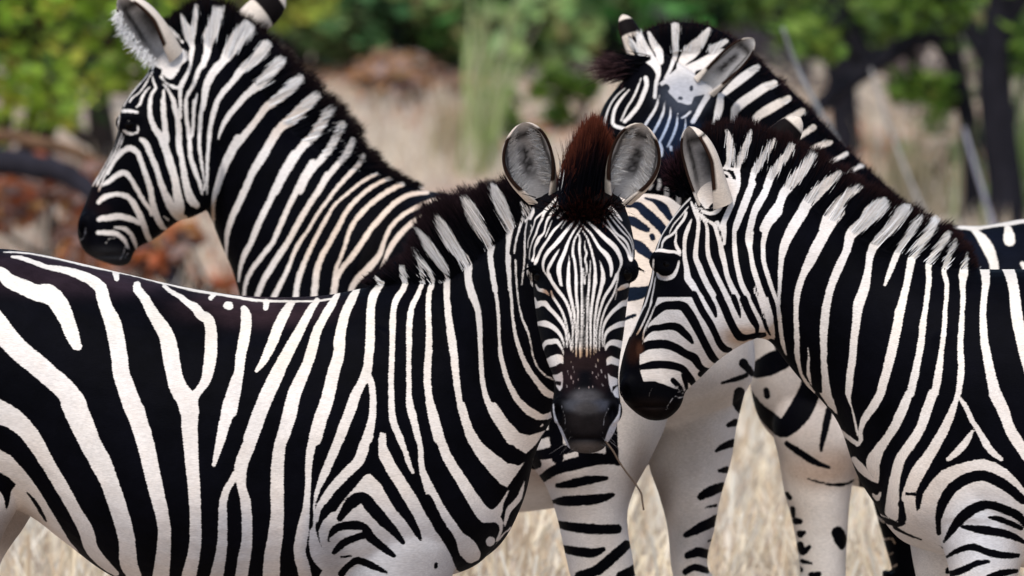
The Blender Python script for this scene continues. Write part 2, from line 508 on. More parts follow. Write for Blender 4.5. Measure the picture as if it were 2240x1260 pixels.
    d = np.column_stack((rng.normal(.15, .45, n), rng.normal(0, .3, n), np.ones(n))); d /= np.linalg.norm(d, axis=1, keepdims=True)
    sd = np.column_stack((np.ones(n), rng.normal(0, .5, n), rng.normal(0, .2, n))); sd /= np.linalg.norm(sd, axis=1, keepdims=True)
    w = rng.uniform(.002, .0055, n)[:, None]
    t = b + d * L[:, None]
    V = np.stack((b - sd * w * .6, b + sd * w * .6, t + sd * w, t - sd * w), 1)
    cols = np.array([(.86, .76, .60), (.80, .67, .47), (.84, .73, .55), (.88, .81, .68), (.72, .56, .38)])
    c = cols[rng.integers(0, len(cols), n)] * rng.uniform(.8, 1.1, (n, 1))
    tag(quads_object('dry_stalks', V, STRAW, None, c), 'taller pale dry grass stalks standing behind the legs', 'grass', kind='stuff')

    # fallen leaves
    spots = [(90, 470, .8, 1.2, 5200), (190, 540, .6, .8, 2600), (860, 255, .6, 2.0, 900), (930, 300, .4, 1.0, 400), (1340, 320, 1.2, 1.2, 600), (380, 600, .8, .8, 900), (1960, 380, 1.5, 1.5, 900), (40, 560, .6, .4, 600)]
    P_, c_ = [], []
    pal = np.array([(.55, .16, .06), (.62, .24, .08), (.48, .12, .06), (.40, .25, .14), (.30, .20, .16), (.52, .32, .2)])
    for px, py, rx, ry, k in spots:
        g = ground_at(px, py)
        q = np.column_stack((rng.normal(g[0], rx * .6, k), rng.normal(g[1], ry * .9, k)))
        P_.append(np.column_stack((q, height(q[:, 0], q[:, 1]) + rng.uniform(.004, .05, k))))
        c_.append(pal[rng.integers(0, len(pal), k)] * rng.uniform(.7, 1.2, (k, 1)))
    C = np.concatenate(P_); c = np.concatenate(c_); n = len(C)
    a = np.column_stack((rng.normal(0, 1, n), rng.normal(0, 1, n), rng.normal(0, .5, n))); a /= np.linalg.norm(a, axis=1, keepdims=True)
    bb = np.cross(a, np.column_stack((rng.normal(0, .4, n), rng.normal(0, .4, n), np.ones(n)))); bb /= np.linalg.norm(bb, axis=1, keepdims=True)
    s = rng.uniform(.025, .05, (n, 1))
    V = np.stack((C - a * s, C + bb * s * .6, C + a * s, C - bb * s * .6), 1)
    tag(quads_object('leaf_litter', V, LEAF, None, c), 'orange and brown fallen leaves scattered on the ground', 'leaf litter', kind='stuff')


background()
# ---------------------------------------------------------------- coat markings
# Stripe centre lines of each animal, drawn on its own flank: '@ x y s' opens a chart (origin, scale), then
# W/K  white/black stroke (x y width ...), P/Q white/black patch outline (x y ...)
A_BODY = '''
@ 0 520 .30166
W 0 92 12 100 92 16 250 110 18 450 150 22 600 185 26 720 210 30 850 235 30 1000 270 26 1150 310 26 1300 345 28 1400 370 32 1550 395 26 1700 420 28 1850 445 30 1989 452 22 2150 455 20 2300 452 20 2450 430 18
W 825 240 60 832 270 50 835 292 44
W 1555 400 40 1525 430 44
W 1650 487 72 1662 489 72
W 1935 460 60 1930 505 50
W 65 128 24 130 135 40 220 165 44 330 205 48 430 220 60 560 260 80 650 300 90 720 360 100 740 430 105 770 520 110 808 600 128 835 700 130 855 800 130 870 900 130 885 1000 132 920 1100 140 955 1200 145 985 1260 150
W -160 215 80 -60 230 90 0 252 95 60 310 115 150 350 120 250 395 130 330 400 150 400 450 145 450 530 135 490 620 120 520 700 110 550 775 85 562 790 72
W -160 510 200 -60 610 205 50 725 170 150 825 165 260 915 165 370 1010 160 470 1100 165 530 1190 180 555 1260 190
W 985 330 60 990 370 75 1040 430 80 1090 520 90 1140 600 105 1200 700 122 1228 800 130 1245 900 130 1265 1000 128 1300 1100 140 1350 1170 150 1375 1260 150
W 1185 340 40 1230 380 40 1300 420 50 1360 470 60 1410 500 75 1460 560 85 1510 590 90 1530 680 95 1530 780 100 1525 880 100 1510 960 95 1490 1040 80 1440 1110 70 1400 1170 80
W 1770 510 60 1785 560 85 1785 640 90 1765 760 90 1745 860 85 1735 960 80 1710 1060 100 1685 1160 115 1665 1260 115
@ 0 880 .30166
W 530 0 190 600 165 180 665 310 165 740 450 160 795 580 140 845 720 140 890 870 135 920 1000 130 930 1170 140 965 1260 120 1000 1400 120
W 955 0 145 1005 130 140 1060 310 135 1105 510 125 1150 700 115 1188 880 105 1190 1040 110 1165 1260 130 1140 1400 130
W 1370 0 148 1378 200 125 1395 450 108 1410 650 100 1418 850 95 1413 1050 98 1370 1260 115 1330 1400 120
W 1668 0 110 1622 180 90 1585 330 65 1550 450 32
W 1925 -20 90 1860 170 95 1795 330 105 1750 450 105 1745 540 90 1755 620 75 1780 720 85 1790 850 85 1790 1000 88 1770 1130 100 1750 1260 100 1730 1400 110
W 1710 520 70 1680 570 60 1640 640 65 1615 750 70 1615 900 78 1605 1080 88 1570 1260 105 1530 1400 110
W -250 -80 190 -130 0 190 -30 60 190 80 110 165 190 200 140 270 310 130 350 450 110 440 600 110 540 780 105 620 930 120 660 1070 110 750 1180 90 830 1250 60
P -400 250 -100 300 0 345 80 390 180 500 280 640 350 760 430 900 490 1010 560 1100 330 1000 100 1000 -100 1300 -400 1300
Q -30 500 0 510 60 545 112 600 75 650 60 740 40 790 25 700 0 650 -30 640
K 190 655 8 250 730 25 300 820 25 325 870 10
K -400 560 60 -250 600 60 -120 700 50
K -400 800 60 -250 830 60 -120 920 40
@ 550 580 .3125
W 35 740 30 80 680 60 140 560 80 190 430 85 240 330 80 285 260 60
W 470 240 50 420 310 65 360 420 75 300 530 85 240 640 95 180 760 105 122 880 115 88 960 112 40 1080 112 -8 1216 108
W 620 190 40 570 270 65 510 370 70 460 470 75 425 590 85 390 700 85 345 800 95 295 920 105 262 1060 108 215 1216 92
W 760 155 45 720 220 70 670 320 75 640 420 80 620 530 90 615 620 90 580 740 95 550 860 100 520 980 100 487 1080 95 445 1216 100
W 930 120 50 870 200 70 845 300 70 840 420 72 835 540 75 825 640 72 815 720 75 800 780 85 770 830 70 730 910 80 690 1020 85 650 1120 85 615 1216 80
W 815 770 60 840 820 55 850 900 55 850 1000 55 840 1100 65 815 1216 75
W 1095 110 50 1080 160 50 1030 230 55 1005 310 52 995 420 55 992 540 50 985 680 48 980 800 50 980 920 52 985 1040 55 1005 1130 58 1045 1216 60
W 1215 120 35 1180 200 45 1135 290 50 1115 400 52 1110 540 52 1105 680 42 1105 800 45 1105 900 50 1110 1000 55 1140 1110 55 1165 1216 50
W 1285 110 35 1260 190 45 1250 290 48 1250 420 52 1250 540 55 1240 680 62 1235 800 62 1245 920 62 1265 1050 65 1290 1150 70 1305 1216 75
W 1390 90 50 1380 180 50 1385 280 55 1395 400 60 1410 520 68 1425 640 65 1435 760 60 1450 880 55 1470 1000 55 1495 1090 55 1530 1180 75 1550 1216 80
W 1530 -60 45 1535 120 50 1560 220 60 1590 320 50 1600 430 45 1605 540 40 1610 650 40 1615 760 40 1630 860 45 1660 960 55 1710 1060 65 1770 1140 80 1830 1216 100
W 1680 -60 40 1695 100 35 1710 200 30 1725 320 28 1730 420 25 1735 530 25 1745 630 35 1770 740 40 1810 850 45 1870 950 55 1950 1020 60 2050 1065 45 2115 1050 30
W 1800 -60 25 1805 120 22 1815 250 22 1825 380 25 1850 520 30 1890 640 40 1940 740 45 2000 820 50 2060 890 60 2120 920 50
W 1840 -30 15 1850 150 14 1865 280 12 1890 380 18 1920 450 20 1945 540 14 1965 640 12 2000 720 14 2050 770 14 2115 805 14
W 2030 1130 14 2045 1118 10
@ 550 880 .3125
W 290 0 100 245 150 90 205 270 90 185 400 98 178 600 104 180 750 100 168 930 115 145 1080 120 140 1216 130 140 1400 130
W 515 0 85 463 150 85 425 280 72 402 420 60 394 590 52 382 740 62 358 900 95 338 1050 95 370 1180 100 400 1400 100
W 705 0 70 640 180 75 570 360 75 505 510 65 460 620 40 438 730 18 440 850 22 430 910 55 445 1010 90 480 1090 110 540 1180 70
W 855 0 55 845 100 60 810 230 70 780 330 85 750 410 85 680 480 80 600 560 75 530 650 70 470 740 50 455 830 30
W 980 0 50 990 120 58 1030 230 55 1070 330 48 1100 420 45 1130 490 30
P 905 210 940 220 945 300 1000 420 1080 540 1150 650 1220 780 1290 890 1380 1010 1430 1090 1490 1216 1490 1500 420 1500 480 1216 540 1100 480 980 470 900 500 830 560 770 590 760 640 690 720 600 790 515 830 500 900 570 990 700 1080 830 1130 910 1185 960 1160 870 1100 740 1030 620 950 490 890 380 890 260
W 1110 0 55 1140 130 58 1170 250 50 1185 340 48 1190 430 50 1205 500 60 1240 590 80 1280 680 90 1335 780 95 1400 880 105 1450 960 120 1510 1020 150 1560 1080 130
W 1250 0 70 1290 130 72 1325 260 75 1370 380 80 1430 480 85 1500 590 90 1570 700 100 1640 790 110 1720 790 90 1770 700 30 1810 625 14
W 1640 810 90 1740 830 60 1765 900 30 1740 980 26
P 1440 0 1470 130 1520 280 1590 390 1680 500 1760 580 1800 600 1925 420 1880 450 1800 430 1720 370 1620 290 1550 180 1495 0
P 1645 0 1700 110 1770 220 1860 320 1930 360 2000 300 2065 200 1950 235 1880 215 1800 130 1710 0
W 1880 0 50 1950 70 60 2040 105 50 2115 70 30
W 1925 560 10 1890 680 50 1820 760 50 1790 870 20
W 1840 890 14 1770 960 25 1720 1040 14 1650 1110 12
W 1690 985 80
K 960 590 80 1040 720 80 1110 820 60 1160 910 42 1188 962 14
K 620 810 40 700 700 80 780 670 80 850 745 85 930 835 75 1000 905 55 1062 982 28
K 545 960 30 590 890 60 680 862 60 770 875 70 840 950 60 910 1010 52 1000 1078 30
W 560 960 40 620 920 48 700 908 42 765 905 24
K 580 1050 34 640 990 50 720 952 46 790 930 46
K 630 1085 14 700 1078 10
K 635 1205 50 680 1150 40 750 1112 48 850 1150 44 950 1195 15
K 1230 680 70 1310 850 78 1390 970 78 1430 1060 60 1460 1140 52 1490 1185 44 1560 1160 34 1650 1110 24 1720 1050 10
K 1297 1140 26 1297 1155 26
K 1590 1190 0 1620 1160 16 1740 1020 24 1810 930 16
K 640 1290 40 760 1270 45 900 1300 30
K 640 1390 50 760 1370 50 900 1400 40
K 640 1500 50 760 1480 50 880 1500 40
@ 800 370 .23018
W 1200 150 69.6 1240 260 127.6 1300 400 121.8 1360 530 98.6 1360 620 63.8 1345 750 46.4 1340 880 40.6 1350 1000 37.12 1360 1150 32.48
W 935 250 58 1000 380 127.6 1070 520 121.8 1140 630 116 1200 710 81.2 1190 800 63.8 1195 900 63.8 1205 1000 58 1230 1150 63.8
W 700 440 69.6 760 560 127.6 830 690 133.4 910 800 116 985 880 92.8 990 970 81.2 990 1060 75.4 1020 1200 81.2
W 500 540 34.8 580 650 92.8 660 780 110.2 740 890 98.6 800 970 75.4 800 1060 63.8 790 1200 69.6
W 560 860 46.4 630 960 58 665 1040 52.2 650 1120 58
W 480 730 23.2 530 860 40.6 560 980 52.2 570 1070 52.2
W 370 920 69.6 390 1000 69.6 405 1070 69.6
W 120 1010 34.8 150 1070 69.6
W 1490 330 70 1500 420 50 1460 540 28 1420 680 22 1400 800 18
W 1530 480 20 1500 620 20 1495 780 22 1490 900 20 1470 1100 14
'''
A_HEAD = '''
@ 1130 420 .15873
W 870 590 22 875 660 32 865 740 40 870 830 36 880 920 32 885 1010 28 890 1100 24 890 1260 26
W 935 670 12 940 760 26 965 840 32 945 920 32 960 1000 32 965 1080 28 950 1170 20 945 1260 24
W 915 1050 10 925 1260 12
W 890 490 12 850 560 22 800 650 28 780 740 32 775 850 36 800 950 38 810 1050 38 820 1150 40 825 1260 40
W 910 530 16 970 620 28 1000 700 32 1030 790 34 1050 880 36 1075 980 38 1085 1100 40 1090 1260 44
W 870 380 10 850 440 18 790 530 28 730 640 34 690 740 46 660 830 52 620 920 58 590 1000 66 580 1080 66 590 1160 58 615 1280 40 640 1300 12
W 900 430 10 960 500 24 1020 560 32 1080 660 38 1140 760 48 1210 830 66 1265 900 70 1300 990 58 1310 1080 48 1300 1160 28
W 725 870 10 725 950 26 715 1050 42 715 1150 48 715 1260 50
W 1145 940 10 1170 1020 32 1190 1110 52 1200 1200 54 1190 1260 52
W 1015 940 10 1015 1050 20 1005 1150 26 1000 1260 28
W 800 385 24 730 470 42 660 560 52 590 650 62 520 730 58 450 800 56 400 870 52 370 940 42 360 1020 34 370 1080 26 420 1150 24 470 1230 22
W 590 775 10 560 830 28 510 910 42 460 1000 48 430 1070 38 440 1140 42 480 1220 44 500 1260 46
W 970 390 20 1050 460 38 1130 540 52 1210 620 62 1290 690 70 1360 760 70 1410 840 62 1440 920 48 1445 990 38 1420 1060 28 1390 1130 36 1360 1200 46 1330 1260 44
W 640 380 16 590 440 28 520 510 38 470 580 38 430 650 34 380 720 38 330 800 38 300 870 42 265 950 56 250 990 36
W 720 340 12 660 420 14 610 500 10
W 1190 410 26 1260 480 22 1340 560 28 1410 650 28 1480 730 32 1530 810 34 1560 890 46 1580 930 54
W 1210 320 18 1260 390 28 1320 480 32 1390 570 32 1470 630 40 1530 700 36 1560 780 32 1585 870 36
W 1180 200 18 1260 280 22 1330 370 24 1410 470 28 1480 550 24 1550 620 22 1590 700 18 1610 800 14 1600 900 36
W 1250 190 18 1330 290 22 1420 400 22 1500 490 18 1570 590 18 1610 680 14 1625 780 14
W 1290 180 28 1350 240 38 1420 330 38 1460 380 18
W 700 0 36 620 90 56 560 180 56 500 250 46 450 320 42 410 400 34 390 480 28 370 560 28 310 620 48 280 680 50 240 770 28 235 860 24 215 940 42
W 485 380 12 450 470 18 410 570 18 390 620 10
W 590 10 26 520 90 38 470 160 48 410 220 56 370 270 46 350 350 38 310 420 32 280 500 28 260 570 32 220 650 22 190 740 18 170 830 16 170 920 18
W 380 240 16 310 300 32 250 360 28 235 430 18 190 560 16 150 660 14 145 760 14
W 1000 70 26 900 80 46 820 100 46 750 150 50 690 200 52 640 260 52 600 310 42 565 345 30
P 10 100 230 190 240 260 190 370 140 350 100 400 60 440 70 300
W 130 380 18 105 500 24 95 650 26 90 800 28 85 950 24 80 1100 18 65 1260 18
W 60 420 22 25 540 18 10 650 14 0 760 14
W 140 860 12 120 1000 22 105 1260 36
W 185 430 16 205 480 16 180 540 12
W 140 1090 26 140 1260 22
W 170 1100 10 175 1260 12
W 200 1120 12 205 1260 16
@ 1130 600 .15873
W 890 0 26 895 300 20 895 600 18 905 900 20 905 1080 16 905 1140 6
W 930 150 10 930 400 18 930 700 18 935 900 16 935 1120 12 935 1160 4
W 820 0 42 820 150 44 825 300 40 840 450 38 850 600 28 855 750 26 860 900 24 870 1000 26 875 1120 18 878 1160 6
W 1005 0 28 1000 150 34 985 300 34 980 450 30 980 600 26 975 750 26 975 900 24 970 1060 22 970 1150 8
W 715 0 52 715 150 58 735 280 52 770 420 42 795 550 38 810 680 32 815 800 28 820 950 26 820 1120 18 822 1160 6
W 1085 0 48 1075 150 48 1055 300 42 1035 450 38 1025 600 30 1020 750 28 1020 900 28 1015 1060 22 1014 1150 8
W 475 230 24 500 310 34 560 400 38 620 500 36 660 600 34 690 700 28 710 800 26 735 900 28 748 1020 22 755 1070 6
W 450 0 40 480 90 48 560 210 52 640 310 46 700 420 40 740 540 36 760 650 30 770 760 24 775 870 20 780 1000 20 782 1100 8
W 1190 0 52 1180 120 52 1150 250 48 1115 380 40 1095 500 36 1080 620 30 1070 740 26 1065 870 26 1065 1000 24 1062 1120 10
W 1380 0 40 1340 110 42 1280 210 46 1220 300 42 1180 400 36 1145 520 32 1120 640 28 1105 760 24 1100 880 22 1100 1000 20 1098 1090 6
W 1405 0 16 1400 60 16 1370 180 22 1330 290 28 1270 390 30 1220 490 30 1185 590 28 1160 700 24 1145 820 22 1140 930 22 1140 1050 14
W 1390 200 10 1360 350 12
W 260 140 20 300 210 40 350 220 56 400 240 50 450 290 14
W 245 330 36 260 420 100 330 400 78 390 400 76 450 470 58 520 540 52 580 610 52 640 700 42 680 800 32 690 900 30 695 1010 14
W 290 680 56 390 680 92 470 710 76 540 760 62 600 830 46 640 920 32 660 1000 18
W 275 700 44 270 830 28 280 950 32 300 1050 38 340 1150 38 400 1260 32
W 360 1080 20 365 1000 46 410 940 66 480 930 76 550 920 66 600 980 42 640 1060 26 650 1100 12
P 395 1180 470 1130 560 1100 620 1110 645 1140 645 1230 600 1220 540 1260 430 1290
W 1410 210 36 1460 180 66 1530 150 60
W 1560 330 60 1540 390 96 1470 400 78 1400 450 62 1330 510 52 1270 580 48 1220 660 38 1190 760 28 1180 880 22 1185 1000 14
W 1530 680 90 1430 690 82 1350 720 66 1280 760 56 1230 820 42 1210 910 22 1210 1000 14
W 1490 990 108 1390 950 96 1310 940 76 1250 980 46 1225 1050 20
P 1225 1200 1250 1150 1300 1125 1400 1170 1480 1190 1480 1300 1390 1260 1300 1230 1230 1260
W 80 0 18 50 150 12 50 300 12 80 480 18 120 620 18 150 760 22 185 900 22 210 1050 22 260 1200 22 290 1260 22
W 110 0 34 100 200 36 110 400 36 150 560 26 160 700 18
W 150 0 20 140 250 20 160 500 22 175 700 18
W 205 50 20 195 300 18 190 500 16 195 700 14 205 850 14 230 1000 18 280 1200 18
W 235 480 20 222 620 16 218 800 14 250 980 18 300 1180 16
@ 1160 780 .17455
P 270 230 340 225 400 185 412 290 400 390 370 430 325 370 330 330
Q 300 300 390 310 385 370 330 350
P 970 200 1000 240 1100 280 1090 350 1030 370 1020 450 985 340
P 1030 440 1100 360 1110 520 1060 500
Q 415 -20 480 30 560 -10 640 30 720 0 800 25 880 -10 950 -30 960 200 980 330 1010 440 1070 560 700 600 330 560 360 440 410 380
W 612 380 16 612 400 16
W 732 372 16 732 392 14
W 508 235 16 514 275 18
W 540 300 14 543 340 16
W 603 275 14 606 300 14
W 778 190 14 782 215 14
W 826 245 16 838 275 16
W 850 210 12 858 235 14
W 745 268 12 748 290 12
W 535 120 12 552 200 10
W 815 90 16 822 130 18
W 886 160 12 896 200 10
W 455 350 14 462 380 14
W 895 330 12 910 365 14
W 560 395 14 566 405 12
W 935 230 10 945 270 10
W 845 30 14 852 60 14
W 515 60 10 520 90 10
W 470 170 8 476 220 8
W 780 365 12 785 385 10
W 290 590 14 300 700 22 330 830 46 360 900 70 390 980 80 430 1060 70 480 1140 40
W 1120 600 16 1115 700 26 1080 800 60 1040 880 90 1000 960 80 960 1040 60
W 393 612 7 412 680 9 432 740 9 440 840 8
W 978 640 7 958 690 9 930 745 9 918 850 8
Q 940 1130 1000 1080 1020 1050 1010 1110 960 1160 900 1190
'''
B_MARKS = '''
@ 230 0 .19048
W 690 280 36 770 350 56 830 410 48 890 480 28
W 870 160 40 910 260 90 950 350 140 970 440 130
W 1050 50 56 1030 200 80 1010 330 90 985 460 100 1000 540 70 985 620 70 980 700 50 965 790 50 930 870 55 880 960 70 860 1040 60 860 1130 48 868 1260 38
W 1250 60 30 1240 200 60 1220 300 100
W 1360 60 50 1310 180 110 1240 300 150 1180 400 140 1190 480 105 1185 580 85 1150 680 82 1080 790 70 1040 900 66 1000 1000 52 940 1100 52 920 1200 44 920 1260 40
W 1620 240 80 1560 330 120 1490 430 145 1440 560 150 1360 690 108 1260 780 92 1190 880 78 1150 990 72 1130 1100 62 1120 1260 48
W 1060 1070 14 1040 1150 38 1020 1260 38
W 540 870 18 560 950 32 580 1010 34 530 1090 48 510 1180 50 510 1260 55
W 670 1040 36 670 1140 52 660 1260 58
W 660 960 18 720 1030 38 770 1120 56 800 1200 52 810 1260 48
W 640 880 38 720 950 48 790 1000 56 850 1010 50
W 540 820 16 490 910 16 440 1000 18 380 1070 20 300 1130 20 280 1170 18
W 510 1000 16 470 1040 28 420 1120 38 400 1200 28 360 1230 22
W 500 830 8 420 930 12 330 1030 16 260 1130 18 210 1220 20
P 560 750 650 790 650 850 720 910 800 900 840 830 860 760 950 680 940 590 800 500 600 560
K 660 860 18 720 925 38 790 940 58 850 870 66 900 800 66 950 710 28
@ 150 220 .30165
W 390 75 28 440 75 33 500 85 22
W 400 220 22 440 240 28 500 230 20 500 180 18
W 370 110 10 350 230 10 310 370 11 250 480 13 200 570 15 170 620 12
W 385 240 9 340 360 11 280 470 12 230 560 14 200 620 12
W 400 260 9 360 360 9 300 470 11 250 570 12 215 660 14
W 280 530 28 330 440 33 390 370 48 450 345 58 500 380 53 530 450 48 560 540 50 590 630 54 610 740 54 640 840 58 680 920 48 700 930 30
W 250 610 28 300 580 46 370 530 53 420 530 48 460 580 38 500 650 43 540 720 38 590 790 38 600 830 30
W 215 740 36 260 700 48 340 680 43 410 690 48 460 730 53 500 800 58 540 890 58 570 980 48 590 1020 40
W 220 860 46 290 850 58 370 840 58 450 860 53 510 890 40
W 330 920 18 400 930 36 450 970 42 480 1040 33 490 1080 18
W 210 960 36 280 960 48 350 970 46 400 1010 36 430 1070 24
W 520 280 28 560 310 56 600 400 52 640 500 53 670 600 53 710 700 68 750 780 80 800 840 80 840 850 50
W 590 0 40 590 100 44 620 190 50 670 270 66 710 370 72 740 470 72 770 570 68 790 680 78 810 780 78 800 850 60
W 685 0 50 690 100 50 700 190 54 712 290 54
W 760 30 38 790 130 46 800 220 53 800 320 58 820 420 48 840 540 58 860 640 68 890 720 78 930 760 56
W 810 30 24 810 120 33
W 850 0 34 855 120 36 870 230 38 880 340 38 890 430 43 920 520 43 950 600 33 970 680 18
W 910 0 28 905 120 30 900 220 28 885 290 18
W 975 0 34 960 100 34 950 230 34 950 350 30 965 460 26 980 560 18 985 650 10
W 1080 0 48 1050 100 44 1025 210 38 1015 330 33 1005 450 26 1000 560 16 1005 680 10
W 1094 560 40 1065 640 38 1050 740 33 1045 850 22 1055 940 12
W 690 840 12 725 870 18
W 268 1040 5 290 1005 9 330 1000 6
W 365 1160 6 395 1115 10 405 1070 8
W 400 1150 5 430 1110 8
W 425 1060 8 440 1085 6
W 122 925 6 118 965 9 98 1005 9 78 1016 6
@ 440 0 .33333
W 110 70 85 80 180 96 50 260 80 40 330 60 10 430 48
W 310 180 105 250 250 108 190 330 98 130 420 60 70 500 53 35 590 44 15 700 34
W 430 290 86 360 380 88 270 450 68 210 530 48 140 610 48 90 700 38 65 800 33 55 900 30 45 1000 28 40 1130 22 40 1260 13
W 520 400 88 440 490 88 370 560 72 290 630 53 220 710 48 160 790 42 125 870 24 113 915 8
W 650 510 78 580 580 88 500 650 82 430 700 62 370 780 53 290 880 58 220 970 58 170 1070 53 130 1160 52 100 1260 46
W 760 620 76 690 690 88 600 780 86 530 830 68 470 920 58 420 1010 58 360 1100 58 310 1190 53 280 1260 53
W 850 710 68 800 800 78 740 890 76 660 970 68 600 1060 62 540 1160 58 490 1260 54
W 930 810 56 890 900 66 830 1000 62 760 1080 53 700 1160 48 650 1260 44
W 1000 920 52 960 1010 58 890 1090 48 820 1180 43 770 1260 40
W 1070 1020 36 1040 1080 43 970 1150 34 890 1240 30
@ 400 200 .3652
W 330 280 56 270 390 53 225 500 48 195 610 33 185 700 18 190 770 6
W 560 240 58 500 340 53 430 460 53 380 570 53 330 680 50 290 770 48 265 860 38 260 950 22 265 1010 8
W 670 380 66 610 470 58 560 570 53 510 680 48 460 780 48 410 900 43 370 980 43 345 1060 28 335 1140 14
W 780 430 58 720 520 48 670 620 43 620 720 40 580 810 38 540 900 38 480 980 38 420 1060 38 380 1140 30 365 1240 24
W 870 500 53 810 600 48 750 690 43 690 790 43 630 900 43 570 990 48 520 1070 48 480 1140 43 440 1240 40
W 1000 500 33 930 570 28 870 650 26 810 730 26 750 830 26 700 900 30 660 980 33 630 1060 33 590 1140 38 540 1240 43
W 1170 492 22 1080 540 26 990 610 23 910 680 24 860 760 30 810 850 33 760 950 33 720 1040 38 690 1130 43 670 1260 44
W 1245 520 22 1140 570 30 1050 640 33 980 720 36 930 810 40 880 900 40 830 990 43 800 1080 48 780 1260 54
W 1325 555 33 1230 600 38 1130 670 38 1050 750 38 1000 830 33 970 920 28 940 1000 26 910 1080 28 890 1240 28
W 1470 605 28 1360 620 33 1270 670 38 1190 750 40 1120 830 40 1060 920 40 1000 1000 40 950 1060 38 920 1130 33 905 1240 28
W 1560 640 28 1480 655 28 1400 690 30 1310 740 30 1240 810 30 1200 890 30 1170 970 38 1100 1060 56 1040 1120 48 1010 1170 38 990 1240 34
W 1480 720 34 1380 770 38 1300 840 40 1240 920 40 1200 1000 28 1170 1100 30 1150 1240 30
W 1500 585 22 1430 578 14
'''
B_REAR = '''
@ 0 0 1
P 1090 330 1800 330 1800 2000 1000 2000 1000 900 1090 700
@ 1350 400 .2538
K 90 180 30 180 180 60 240 240 80 310 300 80 380 370 80 420 430 70 520 520 60
K 240 105 12 330 140 46 400 200 76 440 260 60 470 300 44 600 420 50
K 60 300 56 130 320 80 200 360 68 260 395 46
K 300 450 40 308 470 40
K 60 480 60 150 520 76 210 560 90 280 620 64 330 655 50 480 760 60
K 0 970 110 100 960 110 180 950 110 260 930 80 420 900 80 700 1000 60
K 60 1180 26 150 1140 26
K -300 200 60 -150 250 70 -60 330 60
K -300 500 60 -150 540 70 0 600 70
K -300 800 60 -150 840 70 0 850 50
K 480 1300 80 700 1260 80 900 1350 60
@ 1100 760 .3969
K 180 500 26 260 470 34 350 450 24
K 150 590 37.6 220 590 55.52 300 570 55.52 360 560 44.32 470 540 26.4
K 160 650 55.52 190 640 48.8
K 220 720 44.32 300 670 55.52 400 640 66.72 500 615 66.72 600 620 46.56 640 640 21.92
K 300 760 21.92 380 750 44.32 470 730 44.32 570 720 24.16
K 280 850 19.68 340 845 51.04 450 840 55.52 540 830 46.56 610 810 19.68
K 300 975 37.6 400 990 51.04 520 1000 52.16 630 1000 51.04
K 330 1110 37.6 420 1125 51.04 500 1130 46.56 555 1110 24.16
K 420 1260 48.8 520 1225 57.76 600 1160 57.76 680 1090 51.04
K 650 1262 53.28 720 1230 57.76
K 1330 85 48.8 1380 140 30.88
K 1210 195 12.96 1300 170 24.16 1350 150 21.92
K 1310 250 62.24 1300 310 51.04 1315 350 24.16
K 1250 430 21.92 1290 415 42.08
K 1180 575 12.96 1220 550 33.12 1275 530 44.32
K 1200 685 17.44 1240 680 37.6
K 1095 830 37.6 1150 800 55.52 1215 775 48.8
K 1010 1045 26.4 1080 1010 51.04 1190 960 57.76
K 1020 1160 33.12 1080 1140 51.04 1150 1160 44.32
K 1010 1250 33.12 1060 1225 37.6 1130 1245 33.12
K 1120 890 8 1180 880 16
K 1140 1080 8 1170 1070 16
K 430 1360 60 560 1340 60 700 1350 48.8
K 430 1500 60 560 1480 60 700 1490 48.8
K 430 1640 60 560 1620 60 700 1630 48.8
K 950 1360 60 1060 1340 60 1150 1350 48.8
K 950 1500 60 1060 1480 60 1150 1490 48.8
'''
